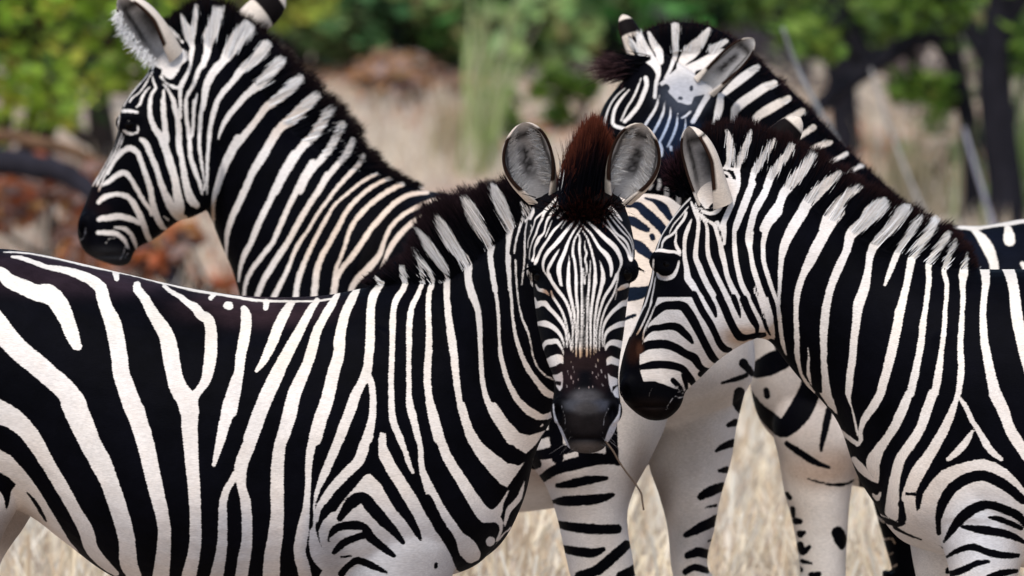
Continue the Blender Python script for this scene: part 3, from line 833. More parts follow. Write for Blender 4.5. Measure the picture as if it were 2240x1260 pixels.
C_MARKS = '''
@ 1350 400 .21429
W 740 150 26 660 230 18 570 340 20 500 440 20 440 540 20 410 640 18 395 690 22
W 720 240 16 640 340 18 570 420 16 530 500 12
W 700 300 36 680 360 36 620 440 32 560 520 32 490 560 36 455 610 26 450 650 22
W 390 690 36 440 685 46 520 700 42 590 705 38 640 735 28
W 650 390 18 600 480 20 600 540 24 590 600 36 610 660 46 640 710 36
W 405 920 26 430 960 56 500 975 58 570 950 56 610 880 38 630 800 26
W 370 780 18 360 900 24 345 1000 24 320 1100 24 290 1200 24 270 1260 24
W 385 960 14 370 1060 18 350 1160 18 330 1260 22
W 755 370 18 720 460 52 690 560 53 685 680 48 690 780 58 710 880 68 720 970 86 760 1030 86 810 1110 73 870 1200 78 910 1260 78
W 750 190 28 790 290 46 825 380 48 825 470 48 815 560 48 805 650 58 800 760 68 840 860 73 880 960 73 930 1060 73 990 1160 73 1040 1260 73
W 800 200 18 820 290 28 870 360 33 910 430 38 920 520 48 920 630 53 930 740 58 970 850 63 1020 960 68 1080 1080 68 1130 1180 68 1160 1260 73
W 850 320 22 920 380 33 990 430 48 1020 520 48 1050 620 58 1070 720 73 1100 840 63 1120 940 63 1160 1040 68 1210 1140 73 1270 1260 78
W 1020 400 50 1060 480 24 1088 560 36
W 1190 -20 60 1190 120 68 1170 220 53 1120 330 58 1090 410 58 1100 500 38 1090 620 38
W 1380 0 88 1330 110 78 1280 230 73 1240 340 68 1200 440 53 1195 560 53 1200 680 63 1215 800 63 1240 920 63 1270 1030 68 1320 1130 68 1380 1220 58 1410 1260 58
W 1540 0 96 1500 100 83 1420 230 78 1380 330 63 1350 440 58 1330 570 63 1360 700 58 1380 820 58 1410 920 58 1440 1010 53 1480 1120 48 1530 1230 43
W 1395 1070 18 1420 1150 38 1460 1240 28
W 1660 230 88 1590 320 83 1530 420 73 1500 540 58 1485 660 53 1500 790 43 1540 920 33 1580 1050 33 1620 1180 33 1650 1240 22
W 870 285 46 950 310 46 1020 285 56 1060 240 46
W 845 250 24 870 290 30
P 780 -60 1170 -60 1165 140 1090 230 900 262 830 180 790 80
K 950 242 22 1020 196 36 1085 205 16
@ 1340 650 .22222
P 300 420 340 300 420 60 440 0 1560 0 1600 400 1330 460 1100 580 980 690 760 900 700 930 600 900 480 850 300 830 265 730 255 560
K 330 250 36 420 150 68 500 90 78 600 80 80 690 90 88 750 160 88 810 260 83 870 380 73 930 500 73 980 590 73 1020 630 56
K 800 -30 60 880 130 63 960 260 63 1010 360 58 1050 450 63 1100 510 66 1150 520 46
K 930 0 58 970 70 58 1000 130 48 1015 185 26
K 1050 0 68 1100 100 73 1150 220 73 1200 320 73 1250 390 78 1310 400 56
K 1190 0 53 1220 80 48 1245 150 33 1255 200 13
K 1290 20 73 1330 120 68 1380 220 68 1420 290 48 1420 340 28
K 1390 0 58 1440 100 58 1490 210 48 1520 310 38 1550 370 18
K 1570 0 70 1590 100 60 1620 240 40 1640 330 30
K 1340 392 46 1420 380 56 1490 370 40
K 300 400 20 330 360 28 380 310 53 460 300 58 560 285 68 640 300 76 700 350 68 750 400 56 785 450 26
K 270 530 50 330 480 78 420 465 83 520 465 83 620 500 78 720 560 73 800 600 83 850 680 62 900 720 56 960 730 46 1000 700 16
K 280 690 48 380 670 73 480 665 73 580 675 73 680 705 68 730 760 63 770 820 66 800 870 46
K 690 770 36 715 850 38 725 920 18
K 590 820 46 640 870 46 680 910 22
W 635 878 10 642 884 10
K 860 760 50 900 790 36
Q 100 700 150 390 260 380 240 480 262 560 255 720 300 830 420 830 480 860 540 890 600 930 690 960 700 1060 640 1180 500 1240 380 1250 200 1150 60 1000 40 800
W 330 30 22 280 130 22 230 230 22 190 330 22 160 385 18
W 380 40 20 340 150 20 300 240 22 260 320 22 230 370 16
W 405 100 18 370 190 20 330 270 22 300 350 20 290 420 16
W 530 1085 6 560 1040 9 590 995 8
W 610 975 9 655 995 20 690 985 12
W 520 1110 5 540 1100 6
W 640 940 6 690 950 8
W 345 1010 4 360 950 6 385 900 5
W 70 930 5 90 960 7 95 1000 5
@ 1460 240 .2064
W 380 250 28 430 350 58 470 430 58 510 540 38 530 610 18
W 620 200 36 650 300 95 660 420 92 650 520 78 625 595 80
W 880 200 46 850 320 82 800 430 88 760 530 92 730 620 88 750 720 58 740 820 58 700 930 53 660 1030 58 620 1120 63 590 1200 68 580 1260 58
W 560 620 30 600 600 30 690 620 40
W 570 650 20 640 670 40 675 740 40 670 840 40 640 920 40
W 1130 300 56 1070 400 88 1000 520 92 930 620 92 895 720 78 880 820 73 850 930 73 810 1040 73 770 1130 73 720 1260 68
W 1330 350 76 1260 470 96 1170 580 108 1090 700 98 1060 800 83 1020 900 88 960 1010 88 920 1110 68 880 1260 73
W 1560 450 95 1470 580 116 1380 690 126 1300 780 126 1230 880 108 1190 980 98 1110 1090 98 1050 1180 92 1010 1260 88
W 1830 650 76 1720 750 116 1620 840 136 1530 930 136 1450 1030 126 1400 1130 98 1340 1260 92
W 2040 800 90 1960 860 110 1900 900 110 1800 1010 126 1720 1100 126 1680 1180 108 1650 1260 98
@ 1640 460 .31746
W 15 150 30 5 280 30 20 400 33 50 490 38 85 600 43 120 720 43 145 820 33 165 890 6
W 25 535 10 60 610 22 85 680 22 100 740 10
W 190 0 86 120 110 58 95 220 40 95 340 40 120 440 36 155 550 28 190 640 33 205 740 38 215 840 36 230 930 33 252 1000 4
W 370 0 86 290 130 82 240 240 68 215 350 46 210 450 40 205 550 28 200 640 28
W 600 0 126 545 100 92 480 220 88 420 340 82 370 440 58 335 550 53 320 650 46 320 760 43 325 900 46 328 1000 42 345 1090 30 365 1150 24 440 1260 30
W 935 -60 90 860 0 130 790 80 98 700 160 83 670 270 63 620 380 68 570 500 63 540 600 63 520 720 66 510 850 63 510 980 53 515 1100 53 525 1200 63 530 1260 73
W 1100 -30 70 1060 0 100 980 110 88 880 210 78 835 300 63 815 420 58 790 540 78 750 650 82 735 760 68 720 880 60 710 1000 60 690 1150 58 680 1260 53
W 1190 30 40 1170 60 56 1110 150 66 1040 260 53 1000 340 53 965 430 48 930 515 22
W 1300 40 70 1220 180 73 1140 290 68 1110 380 63 1090 480 58 1065 580 60 1035 690 73 1015 800 73 990 910 73 960 1040 73 930 1150 70 900 1260 68
W 1380 150 50 1360 180 64 1300 270 68 1240 370 53 1238 470 46 1225 570 46 1210 680 46 1190 790 56 1180 900 56 1160 1010 58 1140 1110 62 1105 1260 63
W 1430 200 36 1410 250 46 1370 340 48 1345 420 43 1360 500 43 1355 600 36 1345 700 40 1335 830 43 1315 980 46 1295 1120 60 1270 1260 60
W 1510 290 20 1500 330 28 1480 430 72 1470 500 53 1470 600 46 1462 700 40 1455 800 48 1447 920 50 1450 1050 53 1445 1150 56 1430 1260 50
W 1630 405 78 1630 500 63 1615 600 53 1605 700 53 1605 800 60 1610 900 63 1630 1020 70 1655 1150 78 1680 1260 88
W 1795 405 92 1815 500 83 1825 600 83 1835 720 88 1855 850 88 1885 980 90 1930 1150 90 1960 1260 90
W 400 950 6 408 1010 14 402 1090 26 410 1150 28 425 1205 6
@ 1640 860 .31746
P 480 0 560 0 590 80 605 150 540 90
W 680 0 46 690 60 22 705 110 12 725 190 18 745 290 18
W 900 0 68 850 90 66 790 180 56 765 260 38 765 330 36 740 360 28
W 615 255 28 680 310 38 740 350 38
W 1095 0 63 1050 110 76 1000 220 73 950 300 68 890 390 82 850 480 105 870 570 58 880 610 22
W 720 460 46 770 520 66 830 580 46 880 615 18
W 1255 0 72 1210 130 78 1170 240 73 1110 340 78 1040 440 78 1010 540 78 990 640 83 985 740 96 980 820 100 1000 855 58
W 1420 0 30 1415 40 36 1390 110 58 1340 230 73 1280 340 78 1220 440 88 1160 530 105 1110 640 98 1090 740 105 1110 850 108 1150 930 105 1220 990 76
W 1430 20 28 1480 90 42 1520 180 42 1560 240 42 1610 330 58 1660 400 53 1720 445 36
W 1525 255 26 1480 330 56 1420 400 58 1360 450 36
W 1680 0 96 1740 130 88 1770 220 83 1820 310 88 1870 390 78 1940 500 70
P 1170 790 1190 690 1240 610 1310 530 1400 490 1500 460 1600 445 1680 470 1760 520 1830 590 1900 680 1960 800 1960 1700 1300 1700 1330 1060 1200 1000 1060 930 1100 850
K 1300 960 30 1295 870 36 1320 760 62 1385 650 70 1490 580 72 1600 560 68 1700 600 70 1780 650 66 1870 730 50
K 1335 1020 16 1390 930 46 1460 840 70 1560 775 66 1650 762 58 1750 792 58 1830 830 56 1890 890 40
K 1640 845 16 1700 855 34 1780 885 34 1860 920 26
K 1455 910 16 1550 925 46 1650 940 56 1750 960 52 1820 985 42 1885 1020 24
K 1355 1125 12 1420 1080 32 1520 1050 42 1620 1080 46 1720 1105 46 1840 1112 28
K 1370 1245 38 1460 1210 42 1550 1165 38 1640 1150 16
K 1640 1260 40 1730 1230 46 1830 1218 28
K 1370 1400 40 1500 1370 46 1640 1380 40 1800 1360 40
K 1370 1520 40 1500 1490 46 1640 1500 40 1800 1480 40
W 850 700 16 880 730 46 900 690 18
P 900 840 1000 880 1060 900 1160 960 1320 1060 1360 1160 1360 1700 900 1700 950 1000 900 900
K 1000 930 20 1080 970 14 1180 1010 6
K 890 870 36 960 890 40 1030 905 32 1060 870 30 1040 760 38
K 1080 690 20 1150 700 14 1160 780 8
'''
D_MARKS = '''
@ 1560 60 .2381
W 60 620 48 50 700 56 30 780 48 15 840 30 -10 920 30
W 400 350 68 320 410 86 220 490 88 130 570 68 80 620 48
W 560 500 68 470 540 88 370 610 92 270 680 96 210 740 88 190 800 66 180 1000 60
W 690 640 68 600 690 88 500 750 96 400 820 78 370 900 60
W 820 760 68 720 820 78 620 890 78 540 940 60
W 920 910 66 850 960 56 760 1020 60
W 1080 1050 56 980 1080 66 880 1140 60
W 1230 1150 46 1160 1190 46 1060 1240 50
W 1380 1260 46 1300 1300 46 1200 1360 50
@ 1290 20 .25397
W 400 160 50 430 260 78 470 340 88 520 420 88 570 490 78 590 560 48 570 640 38 560 760 38
W 330 250 56 390 330 56 470 420 48 540 480 38
W 500 190 38 540 280 66 590 360 76 610 450 56
W 730 130 78 730 230 72 730 330 58 720 430 43 690 520 38 650 590 28
W 1020 160 46 950 260 100 870 350 130 800 430 88 760 510 38
W 1170 260 46 1050 330 80
P 600 640 680 570 760 500 900 440 1100 330 1160 330 1090 450 1050 560 1110 690 1000 730 900 750 870 830 760 800 680 720
K 925 545 46 955 535 46
K 655 665 42 668 680 42
K 875 670 26 875 692 26
K 775 765 24 790 768 24
K 730 830 30 790 860 44 850 850 40 870 830 20
W 790 940 14 830 920 24 870 880 22
W 480 590 46 490 650 46 460 740 46 420 830 43 350 920 43 300 970 36
W 440 590 10 410 680 22 370 770 22 320 850 22 270 960 18
W 340 690 16 270 770 28 220 850 36 200 930 36 210 1000 36 330 1040 36 420 1080 30
W 300 680 12 230 740 16 170 830 18 130 950 22 110 1050 22 80 1120 24
W 1020 740 56 970 820 53 930 900 48 890 970 48
W 1130 740 48 1130 840 48 1100 930 56
W 600 740 12 570 850 30 510 950 32 440 1060 26
W 650 790 12 630 900 28 580 1010 30 520 1110 24
W 700 840 12 690 940 26 650 1050 28 600 1150 24
W 760 900 12 750 1000 26 715 1100 26 670 1190 20
W 830 950 12 820 1040 24 790 1130 22
W 600 1160 40 620 1200 36 615 1260 40
W 700 1190 36 705 1215 30
W 120 1180 50 170 1200 60
@ 1350 400 .21429
W 420 60 46 435 20 46 430 -30 40
W 505 60 56 505 120 58 505 160 50
W 625 110 50 625 200 54
W 330 60 40 360 20 30
@ 1100 760 .3969
P 1300 -200 1640 -200 1800 200 1960 700 2000 1300 1960 2600 1500 2600 1500 700 1300 260
K 1400 130 86 1480 90 120 1560 40 110 1540 -60 120 1480 -160 90
K 1340 240 40 1400 330 56 1470 400 86 1540 450 92 1600 400 115 1650 330 125 1690 240 115 1700 150 90
K 1450 240 30 1455 270 34
K 1565 530 26 1640 580 36 1720 630 32 1800 660 12
K 1800 340 36 1780 430 36 1760 520 26 1755 570 12
K 1680 720 6 1780 750 12 1880 755 16 1935 735 8
K 1845 1020 66 1862 1060 66 1870 1100 30
K 1565 810 22 1580 830 28
K 1598 890 24 1600 930 26
K 1615 960 40 1640 960 26
K 1640 1030 40 1660 1020 20
K 1640 1090 36 1650 1130 36 1690 1100 18
K 1650 1180 24 1700 1190 14
K 1640 1230 30
K 1700 1255 30 1740 1250 30
Q 2010 560 2400 560 2400 2600 2010 2600 1990 800
W 2070 960 12 2110 990 12 2130 950 10
W 2080 1060 10 2110 1090 14 2150 1080 10 2170 1110 10
W 2090 1160 12 2130 1180 12 2160 1160 10
W 2110 1220 12 2140 1250 12 2180 1230 12
@ 2060 440 .14286
Q -200 200 2000 100 2000 1500 -200 1500
W 220 400 50 400 405 80 520 420 90 700 395 56 900 365 66 1100 335 80 1260 305 84 1500 280 80 1800 280 80
W 520 450 96 620 560 150 700 680 190 760 820 175 800 950 150 810 1060 150
W 1040 430 120 1050 520 175 1050 600 190
W 1240 960 90 1300 1060 110
W 1600 420 160 1640 600 180 1680 1000 160
W 300 1000 130 420 980 60
'''


def bands(x0, x1, y0, y1, step, w):
    """Black rings round the lower legs."""
    out, k, y = '', 0, y0
    while y < y1:
        d = 8 * math.sin(k * 2.3)
        out += 'K %g %g %g %g %g %g %g %g %g\n' % (x0, y + d, w * .8, (x0 + x1) / 2, y - 6, w, x1, y - d, w * .7)
        y += step; k += 1
    return out


def flank_lines(x0, x1, step, top, bottom, w, slant):
    """Upright white stripes of a flank with a little irregularity."""
    out, k, x = '', 0, x0
    while x < x1:
        q = 7 * math.sin(k * 1.9)
        m = (top + bottom) / 2
        out += 'W %g %g %g %g %g %g %g %g %g %g %g %g\n' % (x, top, w * .9, x + slant * .3 + q, top + (m - top) * .5, w, x + slant * .7, m + 40, w * 1.05, x + slant - q, bottom, w * .9)
        x += step; k += 1
    return out


def white_box(x0, y0, x1, y1):
    return 'P %g %g %g %g %g %g %g %g\n' % (x0, y0, x1, y0, x1, y1, x0, y1)


PX = '@ 0 0 1\n'
A_BODY += PX + white_box(600, 1380, 1040, 1870) + bands(690, 990, 1400, 1860, 62, 24) + white_box(-430, 1275, 40, 1870) + bands(-300, 20, 1300, 1860, 62, 24) + 'W -45 585 26 -130 572 30 -250 640 30 -350 760 26\nW -45 674 58 -150 645 48 -250 730 40 -350 860 30\nW -72 856 56 -160 815 50 -250 870 44 -350 990 36\nW -130 960 50 -200 940 46 -280 1000 42 -350 1080 36\nW -200 1080 46 -280 1110 42 -350 1180 36\n'
B_MARKS += PX + flank_lines(570, 1090, 56, 690, 1130, 21, 24) + white_box(600, 1190, 1020, 1870) + bands(620, 980, 1220, 1860, 60, 22)
B_REAR += PX + ''.join('K %g 440 30 %g 700 34 %g 1000 26\n' % (x, x - 12, x + 4) for x in range(1096, 1340, 60)) + 'K 1500 600 24 1560 640 26 1640 725 18\nK 1500 690 22 1560 715 22 1600 745 10\n' + bands(1200, 1420, 1440, 1860, 62, 24) + bands(1430, 1620, 1440, 1860, 62, 24)
C_MARKS += PX + flank_lines(2268, 2780, 66, 592, 1250, 27, 46) + ''.join('W %g %g 34 %g %g 40 %g %g 30\n' % (2800 + 6 * k, 570 + 84 * k, 2960, 640 + 80 * k, 3120, 760 + 74 * k) for k in range(7)) + white_box(1960, 1390, 2330, 1870) + bands(2000, 2260, 1400, 1860, 60, 22) + white_box(2780, 1180, 3170, 1870) + bands(2830, 3130, 1200, 1860, 62, 24)
D_MARKS += PX + flank_lines(1930, 2240, 62, 650, 1040, 24, 20) + flank_lines(2318, 2760, 62, 520, 1090, 25, 30) + white_box(2450, 1120, 2780, 1870) + bands(2480, 2740, 1140, 1860, 60, 22) + bands(1690, 1860, 1300, 1860, 60, 18)

# ---------------------------------------------------------------- stripe charts
GX0, GY0, GW, GH = -440, -120, 3640, 1990
CLAMP = 14.0
BIAS = [1.0]


def spline(pts, step=5.0):
    pts = np.asarray(pts, float)
    if len(pts) == 1:
        return pts
    out = []
    n = len(pts)
    for i in range(n - 1):
        p0, p1, p2, p3 = pts[max(i - 1, 0)], pts[i], pts[i + 1], pts[min(i + 2, n - 1)]
        k = max(1, int(np.hypot(*(p2 - p1)[:2]) / step))
        for j in range(k):
            t = j / k
            out.append(0.5 * (2 * p1 + (p2 - p0) * t + (2 * p0 - 5 * p1 + 4 * p2 - p3) * t * t + (3 * p1 - p0 - 3 * p2 + p3) * t ** 3))
    out.append(pts[-1])
    return np.array(out)


def stroke(F, pts, white):
    pts = spline(pts)
    if len(pts) == 1:
        pts = np.vstack((pts, pts + (0.01, 0, 0)))
    r = np.maximum(pts[:, 2] / 2, 0.3)
    r = r - np.minimum(1.3 * BIAS[0], .24 * r) if white else r + .8
    for (x0, y0, _), (x1, y1, _), r0, r1 in zip(pts[:-1], pts[1:], r[:-1], r[1:]):
        m = max(r0, r1) + CLAMP
        ax, bx = int(max(min(x0, x1) - m - GX0, 0)), int(min(max(x0, x1) + m - GX0 + 1, GW))
        ay, by = int(max(min(y0, y1) - m - GY0, 0)), int(min(max(y0, y1) + m - GY0 + 1, GH))
        if ax >= bx or ay >= by:
            continue
        X = (np.arange(ax, bx) + GX0)[None, :]
        Y = (np.arange(ay, by) + GY0)[:, None]
        dx, dy = x1 - x0, y1 - y0
        t = np.clip(((X - x0) * dx + (Y - y0) * dy) / (dx * dx + dy * dy + 1e-9), 0, 1)
        d = (r0 + (r1 - r0) * t) - np.hypot(X - x0 - t * dx, Y - y0 - t * dy)
        S = F[ay:by, ax:bx]
        if white:
            np.maximum(S, d, out=S)
        else:
            np.minimum(S, -d, out=S)


def patch(F, pts, white):
    pts = np.asarray(pts, float)
    ax, bx = int(max(pts[:, 0].min() - CLAMP - GX0, 0)), int(min(pts[:, 0].max() + CLAMP - GX0 + 1, GW))
    ay, by = int(max(pts[:, 1].min() - CLAMP - GY0, 0)), int(min(pts[:, 1].max() + CLAMP - GY0 + 1, GH))
    if ax >= bx or ay >= by:
        return
    X = (np.arange(ax, bx) + GX0)[None, :].astype(float)
    Y = (np.arange(ay, by) + GY0)[:, None].astype(float)
    inside = np.zeros((by - ay, bx - ax), bool)
    dist = np.full(inside.shape, 1e6)
    for (x0, y0), (x1, y1) in zip(pts, np.roll(pts, -1, axis=0)):
        if y0 != y1:
            inside ^= ((y0 > Y) != (y1 > Y)) & (X < (x1 - x0) * (Y - y0) / (y1 - y0) + x0)
        dx, dy = x1 - x0, y1 - y0
        t = np.clip(((X - x0) * dx + (Y - y0) * dy) / (dx * dx + dy * dy + 1e-9), 0, 1)
        np.minimum(dist, np.hypot(X - x0 - t * dx, Y - y0 - t * dy), out=dist)
    d = np.where(inside, dist, -dist)
    S = F[ay:by, ax:bx]
    if white:
        np.maximum(S, d, out=S)
    else:
        np.minimum(S, -d, out=S)


def draw_chart(text, bias=1.0):
    BIAS[0] = bias
    F = np.full((GH, GW), -CLAMP, np.float32)
    ox = oy = 0.0
    sc = 1.0
    for line in text.strip().splitlines():
        w = line.split()
        v = [float(a) for a in w[1:]]
        if w[0] == '@':
            ox, oy, sc = v
        elif w[0] in 'WK':
            p = np.array(v[:len(v) // 3 * 3]).reshape(-1, 3) * sc + (ox, oy, 0)
            stroke(F, p, w[0] == 'W')
        else:
            p = np.array(v[:len(v) // 2 * 2]).reshape(-1, 2) * sc + (ox, oy)
            patch(F, p, w[0] == 'P')
    return np.clip(F, -CLAMP, CLAMP)


def sample(F, px, py):
    x = np.clip(px - GX0, 0, GW - 1.01)
    y = np.clip(py - GY0, 0, GH - 1.01)
    i, j = x.astype(int), y.astype(int)
    u, v = x - i, y - j
    return (F[j, i] * (1 - u) * (1 - v) + F[j, i + 1] * u * (1 - v) + F[j + 1, i] * (1 - u) * v + F[j + 1, i + 1] * u * v)


class Flank:
    """Chart of markings laid on an animal: seen square-on from its side at depth Yr."""
    def __init__(self, F, Yr, cx, cy):
        self.F, self.Yr = F, Yr
        d = P(cx, cy, 0) - CAM
        self.d = d / d[1]

    def coords(self, pts):
        q = pts + self.d[None, :] * (self.Yr - pts[:, 1])[:, None]
        return chart(q)

    def __call__(self, pts, jitter=0, rng=None):
        px, py = self.coords(pts)
        if jitter:
            px = px + rng.normal(0, jitter, len(px))
            py = py + rng.normal(0, jitter, len(py))
        return sample(self.F, px, py), px, py


# ---------------------------------------------------------------- animal body tools
class Shape:
    def __init__(self):
        self.V, self.F = [], []

    def add(self, v, f):
        o = sum(len(a) for a in self.V)
        self.V.append(np.asarray(v, float))
        self.F += [tuple(i + o for i in q) for q in f]

    def loft(self, secs, n=48, sub=7, e=2.2, egg=0.0):
        """secs: (top point, bottom point, half width, side vector)"""
        A = np.array([np.concatenate((s[0], s[1], [s[2]], s[3] if len(s) > 3 else (0, 1, 0))) for s in secs])
        rows = []
        m = len(A)
        for i in range(m - 1):
            p0, p1, p2, p3 = A[max(i - 1, 0)], A[i], A[i + 1], A[min(i + 2, m - 1)]
            for j in range(sub):
                t = j / sub
                rows.append(0.5 * (2 * p1 + (p2 - p0) * t + (2 * p0 - 5 * p1 + 4 * p2 - p3) * t * t + (3 * p1 - p0 - 3 * p2 + p3) * t ** 3))
        rows.append(A[-1])
        th = np.linspace(0, 2 * np.pi, n, endpoint=False)
        c, s = np.cos(th), np.sin(th)
        ce = np.sign(c) * np.abs(c) ** (2 / e)
        se = np.sign(s) * np.abs(s) ** (2 / e) * (1 - egg * c)
        V = []
        for r in rows:
            T, B, w, L = r[:3], r[3:6], max(r[6], 0.004), r[7:10]
            L = L / np.linalg.norm(L)
            V.append(((T + B) / 2)[None] + np.outer(ce, (T - B) / 2) + np.outer(se, L * w))
        k = len(V)
        Vs = np.concatenate(V + [V[0].mean(0)[None], V[-1].mean(0)[None]])
        F = []
        for a in range(k - 1):
            for b in range(n):
                b2 = (b + 1) % n
                F.append((a * n + b, a * n + b2, (a + 1) * n + b2, (a + 1) * n + b))
        for b in range(n):
            b2 = (b + 1) % n
            F.append((k * n, b2, b))
            F.append((k * n + 1, (k - 1) * n + b, (k - 1) * n + b2))
        self.add(Vs, F)

    def tb(self, rows, Y=0.0, e=2.2, egg=0.0, side=None):
        """rows: (top px, top py, bottom px, bottom py, half width, extra depth)"""
        secs = []
        for r in rows:
            y = Y + (r[5] if len(r) > 5 else 0.0)
            secs.append((P(r[0], r[1], y), P(r[2], r[3], y), r[4], side if side is not None else (0, 1, 0)))
        self.loft(secs, e=e, egg=egg)

    def leg(self, rows, Y, low, side=(0, 1, 0)):
        """rows: (left px, right px, py, half width); low: (x, z, half length, half width) continuing to the ground."""
        l, r_, y, w = rows[0][:4]
        c, h = (l + r_) / 2, (r_ - l) / 2
        rows = [(c - h * .35, c + h * .35, y - 150, w * .2), (c - h * .75, c + h * .75, y - 80, w * .62)] + list(rows)
        secs = [(P(r[1], r[2], Y), P(r[0], r[2], Y), r[3], side) for r in rows]
        for x, z, a, w in low:
            secs.append((np.array((x + a, Y, z)), np.array((x - a, Y, z)), w, side))
        self.loft(secs, e=2.1)

    def ridge(self, pairs, half=.020, top=.84):
        secs = []
        for rx, ry, tx, ty, Y in pairs:
            a, b = P(rx, ry, Y), P(tx, ty, Y)
            secs.append((a + (b - a) * top, a - (b - a) * .25, half))
        self.loft(secs, n=24, sub=5, e=2.6)

    def ball(self, c, r, n=16):
        V, F = [], []
        r = np.asarray(r, float) * np.ones(3)
        for i in range(n + 1):
            a = math.pi * i / n
            for j in range(2 * n):
                b = math.pi * j / n
                V.append(np.asarray(c) + r * (math.sin(a) * math.cos(b), math.sin(a) * math.sin(b), math.cos(a)))
        m = 2 * n
        for i in range(n):
            for j in range(m):
                F.append((i * m + j, (i + 1) * m + j, (i + 1) * m + (j + 1) % m, i * m + (j + 1) % m))
        self.add(V, F)

    def skin(self, voxel, smooth):
        """One continuous skin over all the volumes."""
        me = bpy.data.meshes.new('volumes')
        me.from_pydata(np.concatenate(self.V).tolist(), [], self.F)
        bm = bmesh.new(); bm.from_mesh(me)
        bmesh.ops.remove_doubles(bm, verts=bm.verts, dist=1e-5)
        bmesh.ops.recalc_face_normals(bm, faces=bm.faces)
        bm.to_mesh(me); bm.free()
        ob = bpy.data.objects.new('volumes', me)
        COL.objects.link(ob)
        r = ob.modifiers.new('r', 'REMESH'); r.mode = 'VOXEL'; r.voxel_size = voxel; r.adaptivity = 0.0
        s = ob.modifiers.new('s', 'SMOOTH'); s.factor = 0.5; s.iterations = smooth
        dg = bpy.context.evaluated_depsgraph_get()
        ev = ob.evaluated_get(dg)
        out = bpy.data.meshes.new_from_object(ev)
        nv = len(out.vertices)
        co = np.empty(nv * 3, np.float32); out.vertices.foreach_get('co', co)
        no = np.empty(nv * 3, np.float32); out.vertex_normals.foreach_get('vector', no)
        nl = len(out.loops)
        li = np.empty(nl, np.int32); out.loops.foreach_get('vertex_index', li)
        lt = np.empty(len(out.polygons), np.int32); out.polygons.foreach_get('loop_total', lt)
        COL.objects.unlink(ob)
        bpy.data.objects.remove(ob); bpy.data.meshes.remove(out); bpy.data.meshes.remove(me)
        return co.reshape(-1, 3).astype(float), no.reshape(-1, 3).astype(float), li, lt


BLACK = (0.0014, 0.0014, 0.0026)
WHITE = (0.78, 0.715, 0.655)
MANE_BROWN = (0.045, 0.016, 0.012)


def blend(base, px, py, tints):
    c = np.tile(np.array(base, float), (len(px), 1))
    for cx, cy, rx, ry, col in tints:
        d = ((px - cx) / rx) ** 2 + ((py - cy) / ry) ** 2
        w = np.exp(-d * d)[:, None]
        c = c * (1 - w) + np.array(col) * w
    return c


def coat_mesh(name, co, li, lt, sd, cw, cb, mat, parent):
    me = bpy.data.meshes.new(name)
    nv = len(co)
    me.vertices.add(nv)
    me.vertices.foreach_set('co', co.reshape(-1).astype(np.float32))
    me.loops.add(len(li))
    me.loops.foreach_set('vertex_index', li.astype(np.int32))
    me.polygons.add(len(lt))
    st = np.concatenate(([0], np.cumsum(lt)[:-1])).astype(np.int32)
    me.polygons.foreach_set('loop_start', st)
    me.polygons.foreach_set('loop_total', lt.astype(np.int32))
    me.polygons.foreach_set('use_smooth', np.ones(len(lt), bool))
    me.update(calc_edges=True)
    a = me.attributes.new('sd', 'FLOAT', 'POINT'); a.data.foreach_set('value', sd.astype(np.float32))
    for nm, c in (('cw', cw), ('cb', cb)):
        a = me.attributes.new(nm, 'FLOAT_COLOR', 'POINT')
        q = np.ones((nv, 4), np.float32); q[:, :c.shape[1]] = c
        a.data.foreach_set('color', q.reshape(-1))
    me.materials.append(mat)
    ob = bpy.data.objects.new(name, me)
    COL.objects.link(ob)
    ob.parent = parent
    ob.matrix_parent_inverse = parent.matrix_world.inverted()
    return ob


